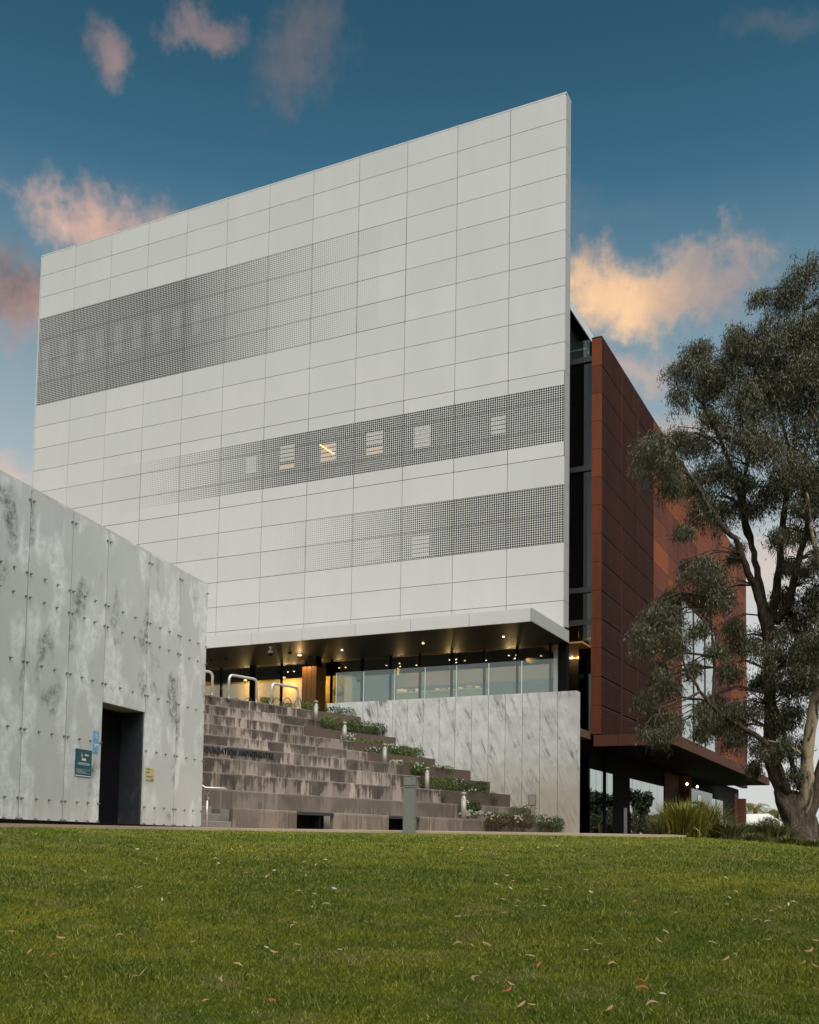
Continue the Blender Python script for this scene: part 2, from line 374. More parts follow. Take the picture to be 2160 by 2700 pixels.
M_HEDGE = leafmat('hedge_leaf', (.016, .034, .007), (.045, .080, .013), (.10, .14, .03))
M_TUSS = leafmat('tussock_blade', (.06, .075, .010), (.21, .20, .030), (.42, .34, .10))
M_TUSSD = leafmat('dull_tussock_blade', (.05, .058, .018), (.14, .145, .045), (.32, .28, .13))
M_PALM = leafmat('palm_frond', (.06, .065, .012), (.18, .16, .035), (.30, .22, .05))
M_FARLEAF = leafmat('far_leaf', (.018, .024, .012), (.04, .05, .022), (.07, .08, .03))
M_FLOWER = plain('white_petal', (.80, .79, .74), .6)
M_BARK, nt, b = mat('gum_bark', .9, 0, .2)
P = pos(nt); f = noise(nt, scaled(nt, P, (11, 11, 1.6)), 1.3, 9, .75, .8); g = noise(nt, P, 1.3, 4)
c = mixc(nt, ramp(nt, f, [(.35, 0), (.65, 1)]), (.022, .015, .011), (.17, .125, .095)); setc(nt, b, c); bump(nt, b, f, 1.0, .12)
M_BARKP, nt, b = mat('pale_gum_bark', .85, 0, .2)
P = pos(nt); f = noise(nt, scaled(nt, P, (5, 5, 1.6)), 1.1, 6, .65, .6)
zl = N(nt, 'ShaderNodeSeparateXYZ', {0: P}).outputs[2]
c = mixc(nt, mth(nt, 'MULTIPLY', ramp(nt, f, [(.42, 0), (.52, 1)]), ramp(nt, mth(nt, 'MULTIPLY_ADD', f, .8, mth(nt, 'MULTIPLY', zl, .25)), [(.45, 0), (.75, 1)])), (.045, .032, .023), (.36, .28, .185))
c = mixc(nt, ramp(nt, noise(nt, P, 6, 5), [(.5, 0), (.8, .5)]), c, (.28, .25, .20)); setc(nt, b, c); bump(nt, b, f, .7, .04)
M_TAN = plain('tan_dead_leaf', (.45, .29, .15), .75, 0, .3, .3, 30)
M_RED = plain('red_dead_leaf', (.45, .13, .07), .6, 0, .3, .25, 30)
M_PALEL = plain('pale_dead_leaf', (.50, .49, .40), .8, 0, .3, .2, 30)
M_BROWNL = plain('dark_dead_leaf', (.10, .07, .05), .8, 0, .3, .3, 30)
M_BOLL = plain('green_grey_paint', (.16, .17, .145), .55, 0, .4, .2, 3)
M_DOOR, nt, b = mat('slate_door', .5)
P = N(nt, 'ShaderNodeTexCoord').outputs['Object']; f = noise(nt, scaled(nt, P, (4, 4, .6), (0, R(35), 0)), 1.4, 5)
setc(nt, b, mixc(nt, ramp(nt, f, [(.58, 0), (.75, 1)]), (.022, .027, .033), (.055, .060, .066)))
M_TEAL = plain('teal_sign', (.008, .060, .085), .4)
M_BLUE = plain('blue_sign', (.10, .33, .62), .4)
M_WHITEP = plain('white_print', (.78, .80, .78), .5)
M_YELLOW = plain('faded_yellow_notice', (.47, .40, .18), .7, 0, .3, .2, 8)
M_INK = plain('dark_lettering', (.014, .017, .024), .5)
M_CREAMW = plain('cream_canvas', (.62, .50, .27), .8)
M_WALLY = plain('yellow_wall', (.42, .30, .09), .8)
M_WALLW = plain('pale_room_wall', (.46, .43, .38), .8)
M_WALLB = plain('brown_room_wall', (.075, .040, .020), .7)
M_CEIL = plain('timber_ceiling', (.30, .15, .055), .7)
M_LAMP = emis('lamp_disc', (1.0, .78, .44), 3.5)
M_SHADE = plain('pale_lamp_shade', (.42, .34, .22), .8)
M_WARM = emis('lit_warm_panel', (1.0, .62, .16), .9)
M_BLIND = emis('lit_blind', (.50, .50, .47), .03)
M_BLINDW = emis('lit_warm_blind', (.75, .48, .26), .12)
M_TUBE = emis('lit_tube', (1.0, .72, .22), 1.0)
M_EXIT = emis('green_exit_sign', (.12, .65, .40), .6)
M_SIGNW = emis('white_lit_sign', (.65, .85, .85), .6)
M_PUMP = plain('orange_bowl', (.65, .30, .10), .5, 0, .5, .3)
M_HOUSE = plain('far_white_wall', (.72, .70, .66), .8)
M_ROOFG = plain('far_grey_roof', (.30, .31, .32), .7)
M_STUD = plain('bolt_grey', (.22, .225, .215), .5, .5)

# ------------------------------------------------------------------ terrain
CR_X = np.array([-40, -7.2, 4.2, 4.9, 5.5, 6.25, 6.9, 7.4, 9, 14, 40.])
CR_Z = np.array([-.23, -.205, -.195, -.185, -.215, -.272, -.337, -.365, -.44, -.5, -.5])
YE_X = np.array([-40, -6.5, -5.3, -3.8, -2.6, -1, 40.]); YE_Y = np.array([11.9, 11.9, 12.9, 16.6, 18.0, 18.5, 18.5])
def ye(x): return np.interp(x, YE_X, YE_Y)
def crest(x): return np.interp(x, CR_X, CR_Z) - (18.5-ye(x))*.0072
def lawn_z(x, y):
    e_ = ye(x); s = np.clip(y/e_, 0, 1)
    return crest(x)-1.48*(e_/18.5)*(1-s)**1.5+.012*np.sin(x*1.7+y*.9)*(1-s)+.010*np.sin(x*.6-y*1.9)*(1-s)
def gz(x, y):
    e_ = float(ye(x)); c = float(crest(x))
    if y < e_: return float(lawn_z(x, y)) + (max(y, -12)*.05 if y < 0 else 0)
    top = c+.058; far_ = .0
    pl = top+(far_-top)*min(1.0, (y-e_)/(29.5-e_)); pl = min(pl+max(0, y-29.5)*.01, .06)
    if x < 4.6: return pl
    k = min(1, (x-4.6)/1.0); rise = min(1, (y-e_)/4.5)
    return (1-k)*pl + k*(c+(-.16-c)*rise)
def sheet(name, xs, ys, dz, m, keep=None):
    vs_ = [(x, y, gz(x, y)+dz) for y in ys for x in xs]; nx = len(xs)
    fs = [(j*nx+i, j*nx+i+1, (j+1)*nx+i+1, (j+1)*nx+i) for j in range(len(ys)-1) for i in range(nx-1)
          if keep is None or keep((xs[i]+xs[i+1])/2, (ys[j]+ys[j+1])/2)]
    o = mesh(name, vs_, fs, m, smooth=True); return tag(o, kind='structure')
gx = sorted(set(list(np.linspace(-12, 14, 53).round(3)) + [-1500, -400, -120, -50, -25, 20, 30, 60, 120, 400, 1500]))
gy = sorted(set(list(np.linspace(-12, 30, 61).round(3)) + [-1500, -400, -100, -40, 40, 60, 100, 200, 500, 1500]))
gg = sheet('ground', gx, gy, -.12, M_EARTH)
# turf as a strip grid that ends exactly at the path edge
LX = list(np.linspace(-12, 14, 131)); NS = 110
V_ = []; F_ = []
for x in LX:
    e_ = float(ye(x))
    for q in range(NS+1): y = -3+(e_+3)*q/NS; V_.append((x, y, gz(x, min(y, e_-1e-4))))
for i in range(len(LX)-1):
    for q in range(NS): F_.append((i*(NS+1)+q, (i+1)*(NS+1)+q, (i+1)*(NS+1)+q+1, i*(NS+1)+q+1))
tag(mesh('lawn', V_, F_, M_LAWN, smooth=True), kind='structure')
# path slab with a low kerb face towards the turf
PX = list(np.linspace(-22, 4.9, 108)); V_ = []; F_ = []; YS = [0, .4, 1.5, 4, 8, 11, 16, 24]
for x in PX:
    e_ = float(ye(x)); V_.append((x, e_-.004, gz(x, e_+.001)-.14))
    for t_ in YS: V_.append((x, e_-.004+t_, gz(x, e_+t_+.001)))
n_ = len(YS)+1
for i in range(len(PX)-1):
    for q in range(n_-1): F_.append((i*n_+q, (i+1)*n_+q, (i+1)*n_+q+1, i*n_+q+1))
tag(mesh('path', V_, F_, M_PATH), kind='structure')
sheet('garden_bed', list(np.linspace(4.9, 16, 40)), list(np.linspace(18.5, 60, 50)), -.004, M_MULCH)

# ------------------------------------------------------------------ the gallery building
KX, KY, KZ = 4.97179, 33.96762, 25.23581
d = Vector((math.cos(YAW), math.sin(YAW), 0)); v = Vector((-math.sin(YAW), math.cos(YAW), 0))
K0 = Vector((KX, KY, 0))
def P3(u, t, z): return K0 + d*u + v*t + Vector((0, 0, z))
def UT(p): q = p-K0; return q.dot(d), q.dot(v), p.z
B = empty('gallery_building', (KX, KY, 0), YAW, 'tall gallery building with white panelled facade, dark glazing and weathered steel side', 'building')
ROW0, ROWH = .92313, .97799
ZROW = [KZ] + [KZ-ROW0-i*ROWH for i in range(19)]     # 20 lines
ZBOT = ZROW[19]
fac = box('facade', -24.0, -.005, .05, .42, ZBOT+.01, KZ-.02, M_VOID, B)
def radius_at(col, row):
    """perforation radius by column / row coordinate of the panel grid (0 = plain)"""
    if 3 <= row < 7 and col < 8.45:
        return .0315 + .002*min(1, col/3) if col < 4.0 else .0335 - (col-4.0)/4.45*.0265
    if 10.5 <= row < 12.5 and col >= 2.45:
        return min(.032, .0065+(col-2.45)/4.1*.0255)
    if 14 <= row < 16 and col >= 6.35:
        return min(.032, .0065+(col-6.35)/3.6*.0255)
    return 0
OCT = [(math.cos(R(22.5+45*k)), math.sin(R(22.5+45*k))) for k in range(8)]
PANEL_CACHE = {}
G = .009
for ci in range(12):
    for rj in range(19):
        u0, u1 = -24+2*ci+G, -24+2*ci+2-G; z1, z0 = ZROW[rj]-(G if rj else 0), ZROW[rj+1]+G
        if ci == 11: u1 = -.004
        nC, nR = 24, 12
        rad = [[radius_at(ci+(a+.5)/nC, rj+(bb+.5)/nR) for a in range(nC)] for bb in range(nR)]
        if not any(any(q) for q in rad):
            box('panel', u0, u1, .0, .045, z0, z1, M_WHITE, fac); continue
        V = []; Fc = []
        cw, ch = (u1-u0)/nC, (z1-z0)/nR
        for bb in range(nR):
            for a in range(nC):
                x0, x1 = u0+a*cw, u0+(a+1)*cw; zt, zl = z1-bb*ch, z1-(bb+1)*ch
                n = len(V); V += [(x0, 0, zl), (x1, 0, zl), (x1, 0, zt), (x0, 0, zt)]
                r_ = rad[bb][a]*1.13
                if r_ <= 0: Fc.append((n, n+1, n+2, n+3)); continue
                cx_, cz_ = (x0+x1)/2, (zt+zl)/2
                V += [(cx_+r_*p_, 0, cz_+r_*q_) for p_, q_ in OCT]   # n+4.. : right-up, up-right, up-left, left-up, left-down, down-left, down-right, right-down
                o_ = n+4
                Fc += [(n+1, n+2, o_+0, o_+7), (n+2, n+3, o_+2, o_+1), (n+3, n, o_+4, o_+3), (n, n+1, o_+6, o_+5),
                       (n+2, o_+1, o_+0), (n+3, o_+3, o_+2), (n, o_+5, o_+4), (n+1, o_+7, o_+6)]
        mesh('panel', V, Fc, M_WHITE, fac)
# cavity behind the perforated bands: the box 'facade' is set back there by its own depth; lit rooms behind
def lit(x, y, w, h, m, name='window', parent=fac):
    p = onplane(x, y, P3(0, .045, 0), v); u, t, z = UT(p)
    sc = .0131 if x < 1000 else .0134
    w, h = w*.6145*sc, h*.6145*sc
    o = box(name, u-w/2, u+w/2, .044, .0485, z-h/2, z+h/2, M_VOID, parent)
    n_ = max(1, int(h/.14))
    for i in range(n_): box('blind_slat', u-w/2, u+w/2, .038, .0435, z-h/2+i*h/n_, z-h/2+(i+.78)*h/n_, m, parent)
    return o
C8 = lambda x, y: (500+x*.6145, 1000+y*.6145)
for (x, y, w, h, k) in [(265, 365, 60, 80, 0), (420, 315, 80, 80, 0), (418, 372, 80, 22, 1), (595, 312, 82, 84, 1), (795, 250, 84, 62, 0), (795, 305, 84, 36, 1), (1000, 245, 78, 95, 0), (1325, 195, 66, 78, 0), (785, 730, 90, 88, 0), (990, 715, 80, 92, 0)]:
    lit(*C8(x, y), w, h, M_BLINDW if k else M_BLIND)
for i in range(9):          # paler piers between the dark windows behind the upper band
    box('window_pier', -23.8+i*1.02, -23.8+i*1.02+.42, .0462, .0492, ZROW[6]+.55, ZROW[4]-.2, plain('pier_grey', (.10, .10, .10), .8) if i == 0 else bpy.data.materials['pier_grey'], fac)
pt = P3(0, .046, 0)
a_, b_ = onplane(*C8(558, 280), pt, v), onplane(*C8(620, 322), pt, v)
mb = MB(); ua, ub = UT(a_), UT(b_); mb.tube([(ua[0], .036, ua[2]), (ub[0], .036, ub[2])], .025, 6); mb.build('tube_light', M_TUBE, fac)
# facade return (right end) in sheets, roof edge and far end
ret = box('facade_return', .0, .02, .05, .50, ZBOT, KZ-.03, M_VOID, B)
for rj in range(19):
    box('return_panel', -.003, .026, .046, .52, ZROW[rj+1]+.006, ZROW[rj]-.006, M_GREYSHADE, ret)  # white return sheets drawn grey, their shade put into the colour
box('facade_cap', -24.05, .03, -.006, .53, KZ, KZ+.05, M_WHITE, B)
box('facade_left_end', -24.05, -24.012, -.003, .5, ZBOT, KZ, M_WHITE, B)
box('facade_rear_wall', -24.0, .0, .43, .50, ZBOT, KZ-.01, M_GREYSHADE, B)
# body of the building behind the plate
body = box('main_body', -23.5, -.9, .55, 33, 6.3, 18.3, M_GREYSHADE, B)
roof = box('roof', -23.6, -.28, .54, 33.5, 18.42, 18.76, M_WHITE, B)
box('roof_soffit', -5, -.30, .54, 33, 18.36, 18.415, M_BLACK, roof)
# glazed slot between the white plate and the weathered steel
slot = box('recess_glazing', -.9, .56, 1.35, 1.39, 7.25, 16.4, M_GLASSD, B)
box('slot_back', -.9, .55, 3.2, 3.3, 0, 16.9, M_BLACK, slot); box('terrace_shade_sheet', -.62, -.58, .56, 6, 16.4, 18.35, M_BLACK, slot)  # terrace sheet is added, its black standing for shade under the roof
for z in (16.38, 12.55, 8.33, 7.22): box('slab_edge', -.9, .56, 1.27, 1.34, z-.12, z+.06, M_DGREY, slot)
box('terrace_balustrade', -.9, .50, 1.30, 1.315, 16.45, 17.05, M_BALU, slot)
mb = MB(); mb.tube([(-.9, 1.36, 16.78), (.40, 1.36, 16.78), (.40, 1.42, 16.6)], .022, 6); mb.build('terrace_handrail', M_WHITEP, slot)
box('inner_balustrade', -.9, .3, 1.5, 1.52, 9.0, 10.05, plain('teal_glass', (.01, .10, .10), .2), slot)

# canopy over the cafe terrace
ZC0, ZC1 = 6.262, 6.66
can = box('canopy', -24.2, .15, -3.55, -.004, ZC0+.03, ZC1-.01, M_VOID, B)
js = [.15, -1.82, -3.80, -5.79, -7.79, -9.81, -11.8, -13.8, -15.8, -17.8, -19.8, -21.8, -24.2]
for a, b2 in zip(js[1:], js[:-1]): box('fascia_panel', a+.007, b2-.007 if b2 < .1 else b2, -3.62, -3.56, ZC0, ZC1, M_WHITE, can)
box('fascia_panel', .155, .20, -3.62, -1.9, ZC0, ZC1, M_GREYSHADE, can); box('fascia_panel', .155, .20, -1.885, .02, ZC0, ZC1, M_GREYSHADE, can)  # side fascia greyed: its shade is put into the colour
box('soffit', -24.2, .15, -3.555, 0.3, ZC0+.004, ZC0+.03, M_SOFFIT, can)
box('canopy_top', -24.2, .15, -3.56, -.003, ZC1-.008, ZC1+.004, M_GREYSHADE, can)

# cafe interior
room = box('cafe_floor', -23.5, .55, -.05, 9.0, 3.2, 3.46, M_WALLB, B)
box('cafe_back_wall', -9.6, .55, 7.2, 7.3, 3.46, 6.9, M_WALLB, room)
box('cafe_ceiling', -23.5, .55, .35, 7.2, 6.30, 6.36, M_CEIL, room)
box('cafe_bulkhead', -9.6, .5, 3.8, 4.2, 5.75, 6.30, M_CEIL, room)
box('yellow_partition', -16.5, -9.8, 3.4, 3.5, 3.46, 6.3, M_WALLY, room)
box('room_end_wall', -16.6, -16.5, .4, 3.4, 3.46, 6.3, M_WALLY, room)
box('pale_counter_wall', -15.2, -9.9, 2.2, 2.3, 3.46, 4.75, M_WALLW, room)
box('partition_pier', -7.9, -6.9, .9, 1.6, 3.46, 6.3, M_BLACK, room)
box('side_wall', .56, .585, 1.45, 9, 3.46, 7.1, M_WALLB, room)
glz = box('cafe_glazing', -16.0, -.45, .0, .05, 3.30, 3.46, M_BLACK, B)
mu = [-16.0, -14.85, -13.667, -12.30, -10.927, -9.85, -8.761, -7.5, -6.35, -5.187, -3.984, -2.774, -1.587, -.43]
for a, b2 in zip(mu[:-1], mu[1:]): box('pane', a+.03, b2-.03, .012, .022, 3.462, ZC0, M_GLASS, glz)
for a in mu: box('mullion', a-.028, a+.028, -.04, .06, 3.462, ZC0, M_BLACK, glz)
box('corner_column', -.36, -.20, .1, .3, 3.46, ZC0, M_STEEL, glz); box('corner_post', -.17, .10, .06, .34, 3.46, ZBOT+.1, M_BLACK, glz)
box('mullion', -12.22, -12.12, -.05, .1, 3.462, ZC0, M_BLACK, glz)
box('recess_pane', .12, .56, 1.35, 1.37, 3.46, 7.1, M_GLASSD, glz)
# downlights: real small lamps in soffit and ceiling
LM_MESH = None
def downlight(p, r=.05, power=0, m=M_LAMP, parent=None):
    o = MB(); o.lathe([(r*1.25, 0.0), (r*1.25, .02), (r, .022)], 12); o = o.build('downlight', m, parent)
    u, t, z = UT(p); o.location = (u, t, z-.03)
    if power:
        l = bpy.data.lights.new('downlight_beam', 'POINT'); l.energy = power; l.color = (1, .62, .26); l.shadow_soft_size = .015
        lo = link(bpy.data.objects.new('downlight_beam', l)); lo.location = p - Vector((0, 0, .30))
for (x, y) in [(902, 1713), (1116, 1695), (1328, 1677.5)]: downlight(onz(x, y, ZC0), .028, 0, M_LAMP, can)
for i, (x, y) in enumerate([(895, 1760), (911, 1758.5), (1037.6, 1749.5), (1053.7, 1748), (1055.7, 1756), (1098.5, 1752.5), (1185.5, 1738.7), (1203.7, 1737), (1203.2, 1745.5), (1281.8, 1740), (1342, 1727), (1361.5, 1726), (1358, 1734.6), (759, 1770.5), (775, 1769)]):
    downlight(onz(x, y, 6.298), .020, 20 if i % 2 == 0 else 0, M_LAMP, room)
for (x, y) in [(1508, 1715.5), (1528, 1714.5)]:
    p = onz(x, y, 6.9); p = onplane(x, y, P3(0, 3.0, 0), v); downlight(p, .04, 10, M_LAMP, room)
for u, t, e in ((-14.6, 2.9, 45), (-12.7, 2.9, 60), (-11.2, 2.9, 40), (-9.3, -1.35, 9)):   # wall washers of the yellow room and the timber column
    downlight(P3(u, t, 6.29 if t > 0 else ZC0), .05, e, M_LAMP, room)
box('uplight_panel', .10, .52, 1.9, 2.0, 6.62, 6.78, M_WARM, room)
ll = bpy.data.lights.new('cove_lamp', 'POINT'); ll.energy = 25; ll.color = (1, .62, .2); ll.shadow_soft_size = .15
lo = link(bpy.data.objects.new('cove_lamp', ll)); lo.location = P3(.35, 1.8, 6.9)
box('exit_sign', -.18, .0, 2.4, 2.43, 5.45, 5.62, M_EXIT, room)
box('lit_sign', .30, .56, 2.6, 2.63, 5.28, 5.42, M_SIGNW, room)

# timber clad column in front of the glazing
tp = P3(0, -1.0, 0)
ua = UT(onplane(796, 1800, tp, v))[0]; ub = UT(onplane(834, 1800, tp, v))[0]; zt = UT(onplane(815, 1757, tp, v))[2]
tc = box('timber_column', ua+.03, ub-.03, -.96, -.35, 3.35, zt-.03, M_WALLB, B)
w3 = (ub-ua)/3
for i in range(3): box('plank', ua+i*w3+.006, ua+(i+1)*w3-.006, -1.0, -.955, 3.35, zt, M_TIMBER, tc)
for i in range(4): box('plank', ub-.035, ub+.004, -.99+i*.165, -.99+(i+1)*.165-.012, 3.35, zt-.02, M_TIMBER, tc)
box('column_core', ua+.12, ub-.12, -.85, -.45, zt-.02, ZC0, M_BLACK, tc)

# weathered steel wing
UR = .909; TE = 34.0; ZRT = 17.06; ZRB = 3.30
wing = box('weathered_steel_wing', .60, UR-.07, 1.36, TE-.02, ZRB, ZRT-.03, M_VOID, B)
zr = [ZRT-i*ROWH for i in range(15)]
for i in range(14): box('end_panel', .563, UR, 1.30, 1.355, zr[i+1]+.006, zr[i]-.006, M_RUST, wing)
tj = [1.3, 4.0, 6.4, 9.0, 11.78, 14.46, 18.3, 22.24, 25.01, 27.75, 30.3, TE]
WT0, WT1, WZ0, WZ1 = 14.46, 23.3, 3.4, 10.95
for j in range(3, len(tj)-1):
    for i in range(14):
        z1_, z0_ = zr[i], zr[i+1]; t0_, t1_ = tj[j], tj[j+1]
        if t0_ < WT1-.5 and t1_ > WT0+.5 and z1_ < WZ1+.5: 
            if t1_ <= WT1+.01 or t0_ >= WT0 and t1_ <= WT1: continue
            t0_ = WT1
            if t0_ >= t1_-.05: continue
        box('side_panel', UR-.05, UR, t0_+.008, t1_-.008, z0_+.008, z1_-.008, M_RUST, wing)
box('side_panel', UR-.05, UR, 22.30, 23.28, WZ1+.02-.6, WZ1+.02-.02+.0, M_RUST, wing) if False else None
# slatted screens: fine horizontal louvres, three bays
for j in range(3):
    t0_, t1_ = tj[j]+ (.06 if j == 0 else .02), tj[j+1]-.02
    mb = MB()
    for i in range(14):
        for s in range(11):
            z = zr[i]-.035-s*ROWH/11.5; hs = .036
            mb.add([(UR-.040, t0_, z-hs), (UR-.006, t0_, z-hs-.006), (UR, t0_, z), (UR-.034, t0_, z+.006), (UR-.040, t1_, z-hs), (UR-.006, t1_, z-hs-.006), (UR, t1_, z), (UR-.034, t1_, z+.006)], BOXF)
    tag(mb.build('louvre_slats', M_RUSTD, wing), kind='stuff')
    box('screen_rail', UR-.04, UR+.004, t0_, t1_, ZRT-.03, ZRT, M_RUSTD, wing); box('screen_rail', UR-.04, UR+.004, t0_, t1_, ZRB, ZRB+.05, M_RUSTD, wing)
for j in range(4): box('screen_stile', UR-.05, UR+.007, tj[j]-.02+(.05 if j == 0 else 0), tj[j]+.02+(.02 if j == 0 else 0), ZRB, ZRT-.003, M_RUSTD, wing)
win = box('wing_window', UR-.045, UR-.035, WT0+.05, WT1-.02, WZ0, WZ1-.05, M_GLASSM, wing)
for t_ in (WT0+.02, 17.4, 20.3, WT1-.01): box('window_frame', UR-.06, UR+.004, t_-.03, t_+.03, WZ0, WZ1, M_DGREY, win)
box('window_head', UR-.06, UR+.002, WT0, WT1, WZ1-.06, WZ1+.03, M_RUST, win)
box('wing_cap', .56, UR+.012, 1.29, TE+.01, ZRT, ZRT+.035, M_RUSTD, wing)
box('wing_end', .60, UR, TE-.02, TE+.03, ZRB, ZRT-.004, M_RUST, wing)
# weathered steel canopy
ZL0, ZL1 = 2.96, 3.34; UL = 3.32; TLE = 25.0
led = box('steel_canopy', .70, UL-.05, 1.36, TLE-.05, ZL0+.04, ZL1-.02, M_VOID, B)
for a, b2 in ((.665, 1.50), (1.51, 2.38), (2.39, UL)): box('canopy_fascia', a, b2, 1.29, 1.35, ZL0, ZL1, M_RUSTL, led)
for i in range(8):
    box('canopy_fascia', UL-.045, UL+.004, 1.355+i*2.955, 1.355+(i+1)*2.955-.01, ZL0, ZL1, M_RUSTL, led)
box('canopy_fascia', .7, UL, TLE-.045, TLE, ZL0, ZL1, M_RUSTL, led)
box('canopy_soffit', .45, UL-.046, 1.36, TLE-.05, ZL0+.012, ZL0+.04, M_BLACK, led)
box('canopy_upper', .7, UL-.046, 1.36, TLE-.05, ZL1-.018, ZL1-.006, M_RUSTL, led)
for (x, y) in [(1716, 2029)]: downlight(onz(x, y, ZL0), .06, 0, M_LAMP, led)
# ground floor glazing below it
gf = box('ground_floor', .30, .46, 1.40, 33.5, 2.28, 3.2, M_BLACK, B)
box('inner_floor', -6, .46, .6, 33.5, -.02, .05, M_STEPC, gf)
box('inner_back', -3.2, -3.1, .6, 33.5, .05, 3.2, M_BLACK, gf)
box('front_glazing', -5, .50, 1.36, 1.385, .02, 3.2, M_GLASSD, gf)
gp = [(1.466, 2.19), (2.19, 2.90), (2.90, 3.63), (3.63, 4.34), (6.80, 7.2), (7.2, 8.6), (8.6, 10.0), (10.0, 11.38), (11.38, 12.68), (20.3, 21.2), (24.6, 26.0), (26.0, 27.6)]
for i, (a, b2) in enumerate(gp):
    o = box('mirror_pane', .49, .50, a+.015, b2-.015, .05, 2.25, M_GLASSM, gf)
for a, b2 in [(4.36, 6.78), (27.7, 31.6)]: box('dark_door_panel', .46, .49, a, b2, .02, 2.27, M_BLACK, gf)
for a, b2 in [(12.72, 15.7), (31.7, 32.7)]:
    n_ = max(3, int((b2-a)/.22))
    for i in range(n_): box('plank', .47, .53, a+i*(b2-a)/n_, a+(i+1)*(b2-a)/n_-.012, .02, 2.9, M_RUSTL, gf)
box('steel_column', .5, .95, 15.9, 16.4, 0, ZL0, M_RUSTL, gf); box('steel_column', .5, .95, 32.75, 33.2, 0, 2.62, M_RUSTL, gf)
box('entry_door', .47, .49, 16.6, 24.4, .02, 2.5, M_GLASSD, gf)
box('green_poster', .50, .512, 18.1, 20.0, .9, 1.75, emis('pale_green_screen', (.45, .75, .55), .8), gf)
for (x, y) in [(1812, 2071), (1839, 2078)]:
    p = onplane(x, y, P3(.9, 0, 0), d); o = MB(); o.lathe([(.02, .0), (.05, .03), (.06, .07), (.04, .11), (.015, .13)], 12); o = o.build('pendant_bulb', M_LAMP, gf); o.location = UT(p)

# ------------------------------------------------------------------ concrete retaining wall, balustrade on it
TW = -4.089
cw_ = box('concrete_wall', -6.5, 1.70, TW+.03, TW+.28, -.15, 4.02, M_DGREY, None)
cw_.location = (KX, KY, 0); cw_.rotation_euler = (0, 0, YAW)
tag(cw_, 'pale stained concrete wall of tall narrow panels beside the stone tiers', 'wall')
wj = [-6.5, -6.27, -5.74, -5.2, -4.675, -4.141, -3.636, -3.094, -2.56, -2.033, -1.502, -.966, -.437, .095, .631, 1.167, 1.725]
for a, b2 in zip(wj[:-1], wj[1:]): box('wall_panel', a+.006, b2-.006, TW, TW+.04, -.15, 4.045, M_CONC, cw_)
box('wall_end', 1.705, 1.735, TW+.042, TW+.30, -.15, 4.04, M_CONC, cw_)
uu, tt, z_ = UT(onplane(1404, 2110, P3(0, TW, 0), v)); box('hatch_frame', uu-.115, uu+.115, TW-.003, TW+.003, z_-.155, z_+.155, M_DGREY, cw_); box('access_hatch', uu-.10, uu+.10, TW-.006, TW+.003, z_-.14, z_+.14, plain('hatch_plate', (.30, .25, .20), .6), cw_)
bl = empty('glass_balustrade', P3(-2, TW+.1, 4.05), YAW, 'frameless glass balustrade standing on the concrete wall', 'balustrade')
bj = [-6.223, -5.232, -4.135, -3.095, -2.047, -1.005, .031, 1.1]
for a, b2 in zip(bj[:-1], bj[1:]): box('pane', a+2+.010, b2+2-.010, -.006, .006, 0, .98, M_BALU, bl)
for a in bj[:-1]: box('pane_edge', a+2-.009, a+2+.009, -.012, .012, 0, .96, plain('green_glass_edge', (.55, .68, .60), .3), bl)
# ------------------------------------------------------------------ amphitheatre
AC = Vector((121.4, -78.32)); 
RK = {1: 159.53, 2: 160.17, 3: 160.78, 4: 161.39, 5: 161.99, 6: 163.0, 7: 163.7, 8: 164.39, 9: 164.99, 10: 165.58}
ZK = {0: -.30, 1: .285, 2: .685, 3: 1.08, 4: 1.46, 5: 1.80, 6: 2.16, 7: 2.51, 8: 2.86, 9: 3.20, 10: 3.55}
def arc_at(r, x, y=2100):
    w = ray(x, y); w2 = Vector((w.x, w.y)); b_ = w2.dot(AC); s = b_*b_-(AC.dot(AC)-r*r)
    q = w2*(b_+math.sqrt(s)); return q
def ang(q): return math.atan2(q.y-AC.y, q.x-AC.x)
def on_arc(r, a): return Vector((AC.x+r*math.cos(a), AC.y+r*math.sin(a)))
RK10 = RK[10]
ter = mesh('terrace', [P3(-24, 0, 3.4), P3(-24, -9, 3.4), Vector((*(arc_at(RK10+.5, 430)), 3.4)), Vector((*(arc_at(RK10+.5, 900)), 3.4)), P3(-5.6, TW+.31, 3.4), P3(.1, TW+.31, 3.4), P3(.1, 1.2, 3.4), P3(-24, 1.2, 3.4)], [tuple(range(8))], M_STEPC)
bm = bmesh.new(); bm.from_mesh(ter.data); r_ = bmesh.ops.extrude_face_region(bm, geom=bm.faces[:])
bmesh.ops.translate(bm, verts=[q for q in r_['geom'] if isinstance(q, bmesh.types.BMVert)], vec=(0, 0, -.25)); bm.normal_update(); bm.to_mesh(ter.data); bm.free()
tag(ter, kind='structure')

